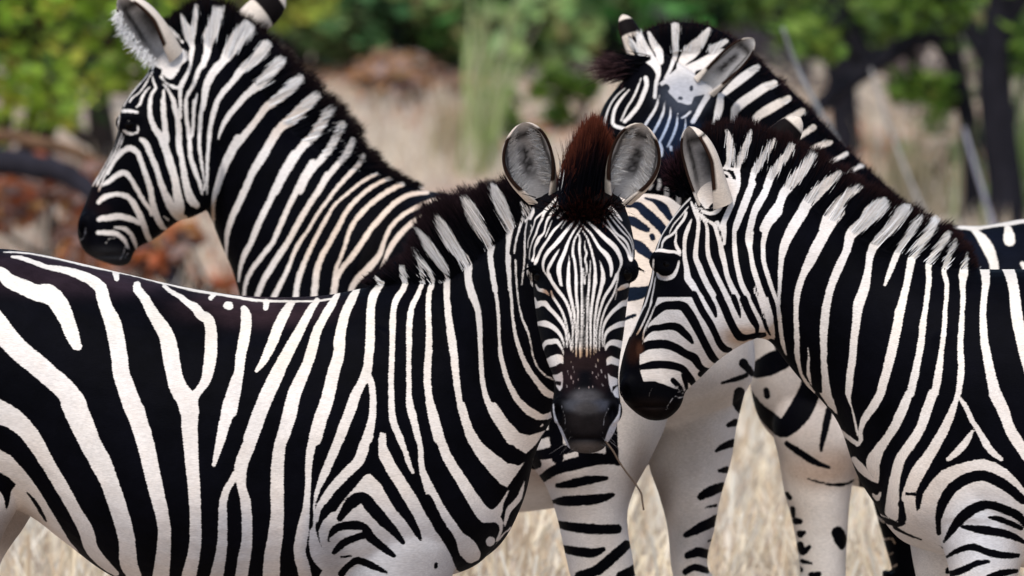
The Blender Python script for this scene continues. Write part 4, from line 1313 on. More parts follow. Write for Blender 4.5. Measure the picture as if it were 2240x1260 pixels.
def coat_material(name, hair=True):
    m, nt, b = new_mat(name)
    sd = N(nt, 'ShaderNodeAttribute', attribute_name='sd')
    cw = N(nt, 'ShaderNodeAttribute', attribute_name='cw')
    cb = N(nt, 'ShaderNodeAttribute', attribute_name='cb')
    tc = N(nt, 'ShaderNodeTexCoord')
    mp = N(nt, 'ShaderNodeMapping'); mp.inputs['Scale'].default_value = (0.22, 1.0, 1.0)
    nt.links.new(tc.outputs['Object'], mp.inputs['Vector'])
    hn = N(nt, 'ShaderNodeTexNoise'); hn.inputs['Scale'].default_value = 420.0; hn.inputs['Detail'].default_value = 2
    nt.links.new(mp.outputs[0], hn.inputs['Vector'])
    wn_ = N(nt, 'ShaderNodeTexNoise'); wn_.inputs['Scale'].default_value = 60.0; wn_.inputs['Detail'].default_value = 3
    nt.links.new(tc.outputs['Object'], wn_.inputs['Vector'])
    m1 = N(nt, 'ShaderNodeMath', operation='MULTIPLY_ADD'); m1.inputs[1].default_value = 4.2; m1.inputs[2].default_value = -2.1
    nt.links.new(hn.outputs['Fac'], m1.inputs[0])
    m2 = N(nt, 'ShaderNodeMath', operation='MULTIPLY_ADD'); m2.inputs[1].default_value = 3.6; m2.inputs[2].default_value = -1.8
    nt.links.new(wn_.outputs['Fac'], m2.inputs[0])
    ad = N(nt, 'ShaderNodeMath', operation='ADD'); nt.links.new(m1.outputs[0], ad.inputs[0]); nt.links.new(m2.outputs[0], ad.inputs[1])
    ad2 = N(nt, 'ShaderNodeMath', operation='MULTIPLY_ADD')
    nt.links.new(ad.outputs[0], ad2.inputs[0]); nt.links.new(cw.outputs['Alpha'], ad2.inputs[1]); nt.links.new(sd.outputs['Fac'], ad2.inputs[2])
    mr = N(nt, 'ShaderNodeMapRange', interpolation_type='SMOOTHSTEP')
    mr.inputs['From Min'].default_value = -1.3; mr.inputs['From Max'].default_value = 1.3
    nt.links.new(ad2.outputs[0], mr.inputs['Value'])
    # wear and dust on the pale hair
    dn = N(nt, 'ShaderNodeTexNoise'); dn.inputs['Scale'].default_value = 7.0; dn.inputs['Detail'].default_value = 6; dn.inputs['Roughness'].default_value = 0.65
    nt.links.new(tc.outputs['Object'], dn.inputs['Vector'])
    dr = N(nt, 'ShaderNodeMapRange'); dr.inputs['From Min'].default_value = 0.3; dr.inputs['From Max'].default_value = 0.7
    dr.inputs['To Min'].default_value = 0.80; dr.inputs['To Max'].default_value = 1.06
    nt.links.new(dn.outputs['Fac'], dr.inputs['Value'])
    hr = N(nt, 'ShaderNodeMapRange'); hr.inputs['From Min'].default_value = 0.3; hr.inputs['From Max'].default_value = 0.7
    hr.inputs['To Min'].default_value = 0.84; hr.inputs['To Max'].default_value = 1.07
    nt.links.new(hn.outputs['Fac'], hr.inputs['Value'])
    mm = N(nt, 'ShaderNodeMath', operation='MULTIPLY'); nt.links.new(dr.outputs[0], mm.inputs[0]); nt.links.new(hr.outputs[0], mm.inputs[1])
    vw = N(nt, 'ShaderNodeVectorMath', operation='MULTIPLY')
    nt.links.new(cw.outputs['Color'], vw.inputs[0]); nt.links.new(mm.outputs[0], vw.inputs[1])
    du = N(nt, 'ShaderNodeTexNoise'); du.inputs['Scale'].default_value = 3.2; du.inputs['Detail'].default_value = 5; du.inputs['Roughness'].default_value = 0.7
    nt.links.new(tc.outputs['Object'], du.inputs['Vector'])
    dm = N(nt, 'ShaderNodeMapRange'); dm.inputs['From Min'].default_value = 0.45; dm.inputs['From Max'].default_value = 0.75; dm.inputs['To Max'].default_value = 0.5
    nt.links.new(du.outputs['Fac'], dm.inputs['Value'])
    dc = N(nt, 'ShaderNodeMixRGB', blend_type='MULTIPLY'); dc.inputs[2].default_value = (0.86, 0.74, 0.62, 1)
    nt.links.new(dm.outputs[0], dc.inputs[0]); nt.links.new(vw.outputs[0], dc.inputs[1])
    kr = N(nt, 'ShaderNodeMapRange'); kr.inputs['From Min'].default_value = 0.3; kr.inputs['From Max'].default_value = 0.7
    kr.inputs['To Min'].default_value = 0.45; kr.inputs['To Max'].default_value = 1.7
    nt.links.new(dn.outputs['Fac'], kr.inputs['Value'])
    km = N(nt, 'ShaderNodeMath', operation='MULTIPLY'); nt.links.new(kr.outputs[0], km.inputs[0]); nt.links.new(hr.outputs[0], km.inputs[1])
    vk = N(nt, 'ShaderNodeVectorMath', operation='MULTIPLY'); nt.links.new(cb.outputs['Color'], vk.inputs[0]); nt.links.new(km.outputs[0], vk.inputs[1])
    mix = N(nt, 'ShaderNodeMixRGB')
    nt.links.new(mr.outputs[0], mix.inputs[0]); nt.links.new(vk.outputs[0], mix.inputs[1]); nt.links.new(dc.outputs[0], mix.inputs[2])
    nt.links.new(mix.outputs[0], b.inputs['Base Color'])
    b.inputs['Roughness'].default_value = 0.62
    b.inputs['Specular IOR Level'].default_value = 0.025
    b.inputs['Sheen Weight'].default_value = 0.0
    b.inputs['Sheen Roughness'].default_value = 0.5
    if hair:
        ln = N(nt, 'ShaderNodeTexNoise'); ln.inputs['Scale'].default_value = 26.0; ln.inputs['Detail'].default_value = 3
        nt.links.new(tc.outputs['Object'], ln.inputs['Vector'])
        hs = N(nt, 'ShaderNodeMath', operation='MULTIPLY_ADD'); hs.inputs[1].default_value = 0.25
        nt.links.new(hn.outputs['Fac'], hs.inputs[0]); nt.links.new(ln.outputs['Fac'], hs.inputs[2])
        bp = N(nt, 'ShaderNodeBump'); bp.inputs['Strength'].default_value = 0.35; bp.inputs['Distance'].default_value = 0.004
        nt.links.new(hs.outputs[0], bp.inputs['Height'])
        nt.links.new(bp.outputs[0], b.inputs['Normal'])
    return m


COAT = coat_material('zebra_coat')
HAIR = coat_material('zebra_hair', hair=False)


def eye_material():
    m, nt, b = new_mat('eye')
    b.inputs['Base Color'].default_value = (0.0015, 0.001, 0.001, 1)
    b.inputs['Roughness'].default_value = 0.12
    b.inputs['Specular IOR Level'].default_value = 0.06
    return m


EYE = eye_material()


def ear_cup(base, tip, opening, r_mid, r_base, nu=28, nv=30, thick=0.006, bend=0.0, asym=0.0, wrap=(2.6, 1.75), depth=.75):
    """A cupped ear: returns verts, quads and per-vertex (v along, u across, inner flag)."""
    base, tip, opening = (np.asarray(a, float) for a in (base, tip, opening))
    ax = tip - base
    Ln = np.linalg.norm(ax); ax = ax / Ln
    op = opening - ax * (opening @ ax); op = op / np.linalg.norm(op)
    sd = np.cross(ax, op)
    V, Fq, info = [], [], []
    for inner in (0, 1):
        for i in range(nv + 1):
            v = i / nv
            r = r_base + (r_mid - r_base) * math.sin(min(v / 0.5, 1) * math.pi / 2)
            if v > 0.5:
                r = r_mid * max(1 - ((v - 0.5) / 0.5) ** 2.4, 0.0) ** 0.62
            r = max(r, 0.0015)
            ph = wrap[0] + (wrap[1] - wrap[0]) * min(v / 0.55, 1)
            for j in range(nu + 1):
                u = -1 + 2 * j / nu
                a = u * ph
                rr = r - (thick if inner else 0) * min(1, r / 0.03)
                p = base + ax * (Ln * v) + op * (bend * v * v) + sd * (asym * math.sin(math.pi * v)) + (-op * math.cos(a) * depth + sd * math.sin(a)) * rr
                V.append(p); info.append((v, u, inner))
    m = nu + 1
    h = (nv + 1) * m
    for s in (0, 1):
        for i in range(nv):
            for j in range(nu):
                q = (s * h + i * m + j, s * h + i * m + j + 1, s * h + (i + 1) * m + j + 1, s * h + (i + 1) * m + j)
                Fq.append(q if s else q[::-1])
    for i in range(nv):
        for j in (0, nu):
            q = (i * m + j, (i + 1) * m + j, h + (i + 1) * m + j, h + i * m + j)
            Fq.append(q if j else q[::-1])
    for j in range(nu):
        Fq.append((nv * m + j, nv * m + j + 1, h + nv * m + j + 1, h + nv * m + j))
    return np.array(V), Fq, np.array(info)


def ear_paint(info, rng, back_black=(0.52, 0.86), grey=0.52, core_w=.15):
    v, u, inn = info[:, 0], np.abs(info[:, 1]), info[:, 2]
    k = len(v)
    cw = np.tile(np.array(WHITE), (k, 1)); cb = np.tile(np.array(BLACK), (k, 1)); sd = np.full(k, 9.0)
    nz = rng.normal(0, 0.05, k)
    # inside: grey fluff, a dark core and a dark ring short of the pale rim
    ring = np.exp(-((u - 0.60) / 0.12) ** 2) * np.clip((v - 0.1) * 4, 0, 1) * np.clip((0.97 - v) * 6, 0, 1)
    ring = np.maximum(ring, np.exp(-((v - 0.80) / 0.07) ** 2) * (u < 0.66))
    core = np.exp(-((u + nz) / core_w) ** 2) * np.clip((v - 0.18) * 6, 0, 1) * np.clip((0.74 - v) * 7, 0, 1)
    dark = np.clip(np.maximum(ring * 0.92, core * 1.0) + nz, 0, 0.98)
    ci = np.array((grey, grey * 0.95, grey * 0.92))[None] * (1 - dark[:, None]) + np.array((0.02, 0.017, 0.016))[None] * dark[:, None]
    rim = np.clip((u - 0.80) * 6, 0, 1) * (v < 0.9)
    ci = ci * (1 - rim[:, None]) + np.array((0.50, 0.46, 0.43)) * rim[:, None]
    lip = ((u > 0.955) & (v > .2) & (v < .88))[:, None]
    ci = np.where(lip, np.array((.02, .012, .01)), ci)
    tipw = np.clip((v - 0.90) * 14, 0, 1)
    ci = ci * (1 - tipw[:, None]) + np.array((0.78, 0.75, 0.72)) * tipw[:, None]
    # outside: cream, a black band, a white tip
    bk = ((v > back_black[0]) & (v < back_black[1]))
    co_ = np.where(bk[:, None], np.array((0.008, 0.006, 0.006)), np.array((0.70, 0.60, 0.50)))
    edge = (u > 0.88) & (v > 0.2) & (v < 0.9)
    co_ = np.where(edge[:, None], np.array((0.03, 0.015, 0.01)), co_)
    cw = np.where(inn[:, None] > 0, ci, co_)
    return sd, cw, cb


def hair_blades(roots, tips, rng, width=0.0022, bend=0.02, levels=5):
    """Tapered stiff hairs; returns verts, quads, t along the hair."""
    n = len(roots)
    d = tips - roots
    L = np.linalg.norm(d, axis=1, keepdims=True)
    side = np.cross(d / L, np.array((0, 1.0, 0)) + rng.normal(0, .45, (n, 3)))
    side /= np.linalg.norm(side, axis=1, keepdims=True)
    bv = np.cross(side, d / L) * rng.normal(0, bend, (n, 1)) * L * 5
    t = np.linspace(0, 1, levels)
    V = np.empty((n, levels, 2, 3))
    for k, a in enumerate(t):
        c = roots + d * a + bv * a * a
        w = width * (1 - 0.85 * a ** 1.5) / 2
        V[:, k, 0] = c - side * w
        V[:, k, 1] = c + side * w
    base = (np.arange(n) * levels * 2)[:, None]
    k = np.arange(levels - 1)[None] * 2
    F = np.stack((base + k, base + k + 1, base + k + 3, base + k + 2), -1).reshape(-1, 4)
    T = np.tile(np.repeat(t, 2)[None], (n, 1))
    return V.reshape(-1, 3), F, T.reshape(-1), np.repeat(np.arange(n), levels * 2)


def mane_hairs(pairs, count, half, rng, flank, len_jit=0.08, spread=0.0045, width=0.0021, root_dip=0.012):
    """pairs: (root px, root py, tip px, tip py, depth). Upright hairs between root line and top line."""
    R = np.array([P(a[0], a[1], a[4]) for a in pairs]); T = np.array([P(a[2], a[3], a[4]) for a in pairs])
    seg = np.concatenate(([0], np.cumsum(np.linalg.norm(np.diff((R + T) / 2, axis=0), axis=1))))
    s = rng.uniform(0, seg[-1], count)
    r = np.stack([np.interp(s, seg, R[:, k]) for k in range(3)], -1)
    t = np.stack([np.interp(s, seg, T[:, k]) for k in range(3)], -1)
    lat = np.where(rng.uniform(0, 1, count) < .8, rng.normal(0, half * .28, count), rng.uniform(-half, half, count))
    r[:, 1] += lat
    t[:, 1] += lat * 1.5
    d = t - r
    r = r - d * (root_dip / np.linalg.norm(d, axis=1, keepdims=True))
    f = 0.96 - np.abs(rng.normal(0, len_jit, count)) - 0.15 * (np.abs(lat) / half) ** 2
    clump = 0.025 * np.sin(s * 190) + 0.03 * np.sin(s * 83 + 1)
    t = r + (t - r) * (f + clump)[:, None] + rng.normal(0, spread, (count, 3))
    V, F, tt, hid = hair_blades(r, t, rng, width)
    jx = rng.normal(0, 3.0, count)[hid]
    px, py = flank.coords(V)
    sd = sample(flank.F, px + jx, py + jx * 0.5)
    return V, F, tt, hid, sd, px, py


def mane_mesh(name, parts, mat, parent, rng, brown=MANE_BROWN, tints_w=(), base_w=(.97, .95, .93), tip_pow=7.0):
    Vs, Fs, sds, cws, cbs = [], [], [], [], []
    o = 0
    for V, F, tt, hid, sd, px, py in parts:
        k = hid.max() + 1
        hb = rng.uniform(0.6, 1.3, k)[hid][:, None]
        cb = np.array(BLACK)[None] * (1 - tt[:, None] ** tip_pow) + np.array(brown)[None] * hb * (tt[:, None] ** tip_pow)
        cw = blend(base_w, px, py, tints_w) * rng.uniform(0.8, 1.08, k)[hid][:, None]
        Vs.append(V); Fs.append(F + o); sds.append(sd); cws.append(cw); cbs.append(cb)
        o += len(V)
    F = np.concatenate(Fs)
    return coat_mesh(name, np.concatenate(Vs), F.reshape(-1), np.full(len(F), 4), np.concatenate(sds), np.concatenate(cws), np.concatenate(cbs), mat, parent)


def finish_body(root, shape, voxel, smooth, layers, pick, tints_w, tints_b, dents=(), ears=(), rng=None, base_w=WHITE, fine=()):
    """Skin, dents, markings and ears -> one body mesh."""
    co, no, li, lt = shape.skin(voxel, smooth)
    for cx, cy, rx, ry, amount, flank in dents:
        px, py = flank.coords(co)
        w = np.exp(-(((px - cx) / rx) ** 2 + ((py - cy) / ry) ** 2)) * np.clip(-no[:, 1] * 1.5, 0, 1)
        co[:, 1] += amount * w
    which = pick(co)
    sd = np.empty(len(co)); px = np.empty(len(co)); py = np.empty(len(co))
    for k, fl in enumerate(layers):
        s, a, b = fl(co)
        m = which == k
        sd[m], px[m], py[m] = s[m], a[m], b[m]
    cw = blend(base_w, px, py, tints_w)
    rough = np.ones(len(co))
    for cx, cy, rx, ry in fine:
        rough = np.minimum(rough, .28 + .72 * np.clip((((px - cx) / rx) ** 2 + ((py - cy) / ry) ** 2) - .7, 0, 1))
    if len(layers) > 1 and fine:
        rough[which == 1] = .26
    cw = np.column_stack((cw, rough))
    cb = blend(BLACK, px, py, tints_b)
    for V, Fq, info, *bb in ears:
        s, w, k = ear_paint(info, rng, *bb)
        o = len(co)
        co = np.vstack((co, V)); sd = np.concatenate((sd, s)); cw = np.vstack((cw, np.column_stack((w, np.ones(len(w)))))); cb = np.vstack((cb, k))
        li = np.concatenate((li, (np.array(Fq) + o).reshape(-1))); lt = np.concatenate((lt, np.full(len(Fq), 4)))
    return coat_mesh('body', co, li, lt, sd, cw, cb, COAT, root)


def ear_fluff(root, ear, n, rng, flank, vmax=.45, col=(.86, .82, .78), reach=(.35, .8), up=.05):
    """Soft hair closing the lower opening of an ear."""
    V0, Fq, info = ear[:3]
    rims = [np.where((info[:, 2] > 0) & (np.abs(info[:, 1] - u) < .12) & (info[:, 0] > .02) & (info[:, 0] < vmax))[0] for u in (-1, 1)]
    r0, t0 = [], []
    for a, b in (rims, rims[::-1]):
        k = n // 2
        ia = rng.choice(a, k)
        va = info[ia, 0]
        ib = np.array([b[np.argmin(np.abs(info[b, 0] - min(v + .12, vmax)))] for v in va])
        r0.append(V0[ia]); t0.append(V0[ia] + (V0[ib] - V0[ia]) * rng.uniform(*reach, (k, 1)) + rng.normal(0, .004, (k, 3)))
    V, F, tt, hid = hair_blades(np.concatenate(r0), np.concatenate(t0), rng, .0022, bend=.05)
    px, py = flank.coords(V)
    mane_mesh('ear_hair', [(V, F, tt, hid, np.full(len(V), 8.0), px, py)], HAIR, root, rng, base_w=col)


def eyeball(root, c, r, squash=(1, 1, 1)):
    s = Shape(); s.ball((0, 0, 0), np.array(squash) * r, 12)
    return mesh_object('eye', s.V[0] + np.asarray(c), s.F, EYE, root)


def fore_low(x0, dr=1.0, z0=0.50):
    return [(x0, z0, .060, .055), (x0, .41, .050, .048), (x0, .36, .043, .042), (x0 + .004 * dr, .25, .029, .027), (x0, .14, .036, .034),
            (x0 + .02 * dr, .085, .031, .030), (x0 + .03 * dr, .055, .040, .038), (x0 + .04 * dr, .002, .055, .048)]


def hind_low(x0, dr=1.0, z0=0.52):
    return [(x0 - .03 * dr, z0, .065, .055), (x0 - .07 * dr, .45, .055, .042), (x0 - .068 * dr, .38, .044, .038), (x0 - .055 * dr, .26, .031, .028),
            (x0 - .045 * dr, .145, .038, .035), (x0 - .02 * dr, .085, .031, .030), (x0 - .01 * dr, .055, .040, .038), (x0, .002, .055, .048)]

# ---------------------------------------------------------------- zebra in front, turning its head to the camera
TAN = (0.74, 0.58, 0.45)
CREAM = (0.78, 0.72, 0.63)
COOL = (0.66, 0.67, 0.70)


def zebra_a():
    rng = np.random.default_rng(11)
    root = empty('zebra', (P(500, 900, 0)[0], 0.0, 0.0))
    tag(root, 'zebra standing side-on in front with its head turned to face the camera', 'zebra')
    s = Shape()
    trunk = [(-270, 720, -250, 860, .08), (-225, 610, -200, 960, .19), (-130, 556, -110, 1060, .265), (-20, 545, 0, 1098, .285), (60, 552, 75, 1128, .285),
             (145, 570, 150, 1185, .29), (260, 597, 262, 1262, .31), (420, 633, 430, 1305, .325), (560, 650, 580, 1310, .32), (700, 648, 740, 1295, .295),
             (800, 630, 860, 1275, .27, -.01), (880, 620, 960, 1262, .245, -.02), (960, 620, 1050, 1228, .215, -.03), (1010, 640, 1110, 1150, .17, -.04), (1050, 720, 1135, 1090, .10, -.05)]
    s.tb(trunk, 0, e=2.25, egg=.12)
    neck = [(760, 640, 900, 1250, .22, 0), (860, 622, 1020, 1235, .205, -.01), (955, 620, 1095, 1190, .19, -.04), (1000, 596, 1145, 1095, .165, -.08), (1035, 572, 1172, 990, .14, -.14),
            (1083, 531, 1213, 905, .115, -.21), (1124, 497, 1262, 800, .098, -.28), (1175, 455, 1310, 690, .088, -.33), (1235, 420, 1345, 600, .080, -.36)]
    s.tb(neck, 0, e=2.1)
    # shoulder blade and chest muscle
    s.loft([(P(800, 700, -.13), P(900, 740, -.13), .07), (P(790, 800, -.15), P(960, 860, -.15), .09), (P(785, 960, -.155), P(1000, 1010, -.155), .10), (P(750, 1110, -.15), P(1010, 1120, -.15), .10)], e=2.0)
    fl = [(705, 1015, 1090, .10), (722, 1010, 1170, .095), (735, 990, 1260, .085), (765, 940, 1360, .07)]
    s.leg(fl, -.15, fore_low(P(850, 1500, -.15)[0]))
    s.leg([(690, 985, 1090, .10), (700, 975, 1170, .09), (705, 960, 1260, .085), (735, 910, 1360, .07)], .14, fore_low(P(820, 1500, .14)[0]))
    hl = [(-275, 40, 860, .10), (-272, 50, 980, .12), (-268, 45, 1090, .11), (-262, 12, 1160, .10), (-255, -35, 1260, .085), (-240, -80, 1350, .07)]
    s.leg(hl, -.16, hind_low(P(-140, 1500, -.16)[0]))
    hf = [(-225, 90, 860, .10), (-222, 100, 980, .11), (-215, 84, 1090, .10), (-208, 55, 1150, .095), (-200, 5, 1225, .085), (-190, -30, 1330, .07)]
    s.leg(hf, .15, hind_low(P(-95, 1500, .15)[0]))
    # tail
    s.loft([(P(-262, 690, 0), P(-240, 720, 0), .025), (P(-300, 800, 0), P(-270, 810, 0), .022), (P(-310, 950, 0), P(-285, 950, 0), .02), (P(-315, 1250, 0), P(-290, 1250, 0), .03), (P(-312, 1480, 0), P(-295, 1480, 0), .012)])
    # head, hanging a little towards the camera: front line, back line, half width
    hd = [(1268, 418, -.42, -.30, 128), (1268, 440, -.475, -.28, 178), (1266, 475, -.525, -.27, 212), (1268, 520, -.575, -.285, 232), (1272, 570, -.61, -.315, 236),
          (1272, 620, -.635, -.35, 218), (1271, 690, -.665, -.40, 200), (1272, 740, -.682, -.45, 186), (1275, 790, -.695, -.50, 164), (1281, 830, -.705, -.545, 144),
          (1283, 862, -.715, -.565, 142), (1283, 892, -.73, -.58, 150), (1284, 925, -.735, -.59, 138), (1285, 955, -.73, -.60, 116), (1283, 978, -.715, -.615, 84), (1280, 990, -.69, -.63, 40)]
    secs = []
    for px, py, yf, yb, w in hd:
        ym = (yf + yb) / 2
        a, b = P(px, py, yf), P(px, py, yb)
        a[2] = b[2] = P(px, py, yf)[2]
        hw = (P(px + w / 2, py, yf + .05)[0] - P(px - w / 2, py, yf + .05)[0]) / 2
        secs.append((a, b, hw, (1, 0, 0)))
    s.loft(secs, n=40, sub=4, e=2.35, egg=0.06)
    for ex, sg in ((1170, -1), (1379, 1)):
        s.ball(P(ex, 590, -.54), (.018, .030, .026))
    for nx in (1228, 1338):
        s.ball(P(nx, 898, -.70), (.022, .030, .030))
    s.ball(P(1283, 968, -.675), (.042, .032, .022))
    body_f = Flank(draw_chart(A_BODY, 1.4), -.27, 500, 800)
    head_f = Flank(draw_chart(A_HEAD, .3), -.64, 1275, 700)
    A_ears = []
    A_ears.append(ear_cup(P(1186, 436, -.40), P(1143, 268, -.47), (0.10, -1, 0.05), .053, .030, asym=-.008, wrap=(2.7, 1.75), depth=.5) + ((.80, .86), .5, .15))
    A_ears.append(ear_cup(P(1352, 436, -.40), P(1405, 270, -.47), (-0.10, -1, 0.05), .053, .030, asym=.008, wrap=(2.7, 1.75), depth=.5) + ((.80, .86), .5, .15))
    ylim_py = np.array([400, 475, 570, 690, 790, 890, 1000]); ylim = np.array([-.30, -.30, -.33, -.40, -.46, -.53, -.55])

    def pick(co):
        px, py = head_f.coords(co)
        left = np.interp(py, [430, 480, 800, 830, 1000], [1140, 1145, 1175, 1195, 1195])
        return np.where((px > left) & (py > 395) & (co[:, 1] < np.interp(py, ylim_py, ylim)), 1, 0)

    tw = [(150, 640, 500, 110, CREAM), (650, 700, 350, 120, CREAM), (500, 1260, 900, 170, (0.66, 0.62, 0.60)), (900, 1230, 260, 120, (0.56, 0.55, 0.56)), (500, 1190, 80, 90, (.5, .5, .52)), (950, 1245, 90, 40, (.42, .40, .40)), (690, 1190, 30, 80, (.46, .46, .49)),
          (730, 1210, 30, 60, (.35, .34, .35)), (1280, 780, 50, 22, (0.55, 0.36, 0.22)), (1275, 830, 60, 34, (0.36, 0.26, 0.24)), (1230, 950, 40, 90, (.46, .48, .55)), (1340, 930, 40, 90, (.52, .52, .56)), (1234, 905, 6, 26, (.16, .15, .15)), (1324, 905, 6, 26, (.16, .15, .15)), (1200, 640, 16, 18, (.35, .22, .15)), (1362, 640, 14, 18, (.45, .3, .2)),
          (20, 1170, 70, 60, (.32, .28, .26))]  # far inner thigh: dark skin, with its deep shade painted in
    tb_ = [(1240, 810, 26, 50, (.013, .007, .008)), (1320, 810, 26, 50, (.013, .007, .008)), (1283, 792, 70, 18, (.013, .007, .007)), (1283, 915, 50, 40, (.012, .0095, .0095)), (1282, 868, 34, 18, (.065, .060, .063)), (1254, 886, 26, 13, (.05, .05, .058)), (1312, 886, 26, 13, (.046, .048, .062)), (1283, 892, 30, 15, (.045, .04, .04)), (1222, 903, 10, 24, BLACK), (1341, 900, 11, 24, BLACK),  # grey tints above the nostrils paint in the muzzle's highlight band
           (1280, 978, 46, 15, (.075, .066, .064)), (200, 590, 320, 55, (.020, .012, .016)), (560, 670, 180, 45, (.022, .012, .014)), (1290, 440, 60, 40, (.004, .003, .003))]  # brownish hair along the back, with its sky sheen painted in
    dents = [(1223, 903, 10, 22, .020, head_f), (1339, 900, 10, 22, .020, head_f), (1176, 606, 16, 12, .010, head_f), (1374, 602, 16, 12, .010, head_f), (1282, 958, 60, 4, .004, head_f)]
    pairs = [(1215, 432, 1190, 350, -.36), (1170, 460, 1125, 372, -.33), (1124, 497, 1070, 388, -.28), (1083, 531, 1008, 404, -.21), (1035, 572, 950, 418, -.14), (1000, 594, 915, 440, -.09),
             (975, 610, 893, 500, -.06), (945, 620, 885, 545, -.04), (901, 619, 858, 560, -.02), (846, 616, 806, 598, -.01), (815, 622, 790, 610, 0)]
    s.ridge(pairs)
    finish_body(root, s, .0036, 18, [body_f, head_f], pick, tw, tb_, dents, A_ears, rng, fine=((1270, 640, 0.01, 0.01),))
    eyeball(root, P(1183, 602, -.55), .017)
    eyeball(root, P(1368, 598, -.55), .017)
    m = mane_hairs(pairs, 9000, .024, rng, body_f)
    mane_mesh('mane', [m], HAIR, root, rng, brown=(.020, .011, .013))
    # forelock: a tall tuft between the ears
    n = 5200
    a = rng.uniform(0, 2 * np.pi, n); q = np.sqrt(rng.uniform(0, 1, n))
    rp = np.array([P(1276 + 58 * q[i] * math.cos(a[i]), 436 + 30 * q[i] * math.sin(a[i]), -.44 + .10 * q[i] * math.sin(a[i] * 1.0 + 2.0)) for i in range(n)])
    u = q * np.cos(a)
    h = 1.04 - 0.55 * np.abs(u - .12) ** 1.5 - np.abs(rng.normal(0, .12, n))
    tp = np.array([P(1286 + 56 * u[i] + 8 * (1 - abs(u[i])), 436 - 178 * h[i], -.43 + .09 * q[i] * math.sin(a[i] + 2.0)) for i in range(n)])
    tp += rng.normal(0, .006, (n, 3))
    V, F, tt, hid = hair_blades(rp, tp, rng, .0026)
    px, py = head_f.coords(V)
    whitehair = (rng.uniform(0, 1, n) < .03)[hid] & (px < 1235)
    sd = np.where(whitehair, 5.0, -9.0)
    k = 900
    fx = rng.normal(0, 30, k); fy = rng.uniform(0, 34, k)
    r1 = np.array([P(1280 + fx[i], 452 + fy[i] - abs(fx[i]) * .2, np.interp(452 + fy[i], [440, 475, 520], [-.475, -.525, -.575]) + .012) for i in range(k)])
    t1 = np.array([P(1280 + fx[i] * 1.25 + rng.normal(0, 8), 452 + fy[i] - abs(fx[i]) * .2 + rng.normal(-6, 16), np.interp(452 + fy[i], [440, 475, 520], [-.475, -.525, -.575]) - .03) for i in range(k)])
    V1, F1, tt1, hid1 = hair_blades(r1, t1, rng, .0024)
    p1, q1 = head_f.coords(V1)
    fringe = (V1, F1, tt1, hid1, np.full(len(V1), -9.0), p1, q1)
    mane_mesh('forelock', [(V, F, tt, hid, sd, px, py), fringe], HAIR, root, rng, brown=(.075, .019, .010), tip_pow=8.0)
    # pale fluff inside the ears
    for (V0, Fq, info, *_), sg in zip(A_ears, (-1, 1)):
        sel = np.where((info[:, 2] > 0) & (np.abs(info[:, 1]) > .30) & (np.abs(info[:, 1]) < .52) & (info[:, 0] > .12) & (info[:, 0] < .86))[0]
        idx = rng.choice(sel, 620)
        mid = {}
        c0 = V0[(info[:, 2] > 0) & (np.abs(info[:, 1]) < .05)]
        cv = info[(info[:, 2] > 0) & (np.abs(info[:, 1]) < .05), 0]
        r0 = V0[idx] + rng.normal(0, .002, (620, 3))
        tgt = np.array([c0[np.argmin(np.abs(cv - min(v + .10, .95)))] for v in info[idx, 0]])
        t0 = r0 + (tgt - r0) * rng.uniform(.25, .6, (620, 1)) + np.array((0, -.012, 0)) + rng.normal(0, .003, (620, 3))
        V, F, tt, hid = hair_blades(r0, t0, rng, .0013)
        px, py = head_f.coords(V)
        mane_mesh('ear_hair', [(V, F, tt, hid, np.full(len(V), 8.0), px, py)], HAIR, root, rng, base_w=(.78, .76, .74))
    # whiskers round the lips
    k = 34
    wx = rng.uniform(1232, 1334, k); wy = rng.uniform(925, 982, k)
    r0 = np.array([P(wx[i], wy[i], -.70) for i in range(k)])
    t0 = r0 + np.column_stack(((wx - 1283) / 1050 * rng.uniform(.3, .8, k), -rng.uniform(.015, .035, k), -rng.uniform(.002, .018, k)))
    V, F, tt, hid = hair_blades(r0, t0, rng, .0006)
    px, py = head_f.coords(V)
    wh = mane_mesh('whiskers', [(V, F, tt, hid, np.full(len(V), 8.0), px, py)], HAIR, root, rng, base_w=(.16, .15, .15))
    wh['kind'] = 'stuff'
    # lashes
    for ex, sg in ((1168, -1), (1385, 1)):
        n = 70
        x = rng.uniform(-14, 14, n)
        r0 = np.array([P(ex + x[i], 582 + abs(x[i]) * .25, -.585) for i in range(n)])
        t0 = np.array([P(ex + x[i] * 1.2 + sg * 9, 590 + abs(x[i]) * .3, -.605) for i in range(n)])
        V, F, tt, hid = hair_blades(r0, t0, rng, .0018)
        px, py = head_f.coords(V)
        mane_mesh('eyelashes', [(V, F, tt, hid, np.full(len(V), -9.0), px, py)], HAIR, root, rng, brown=BLACK)
    return root


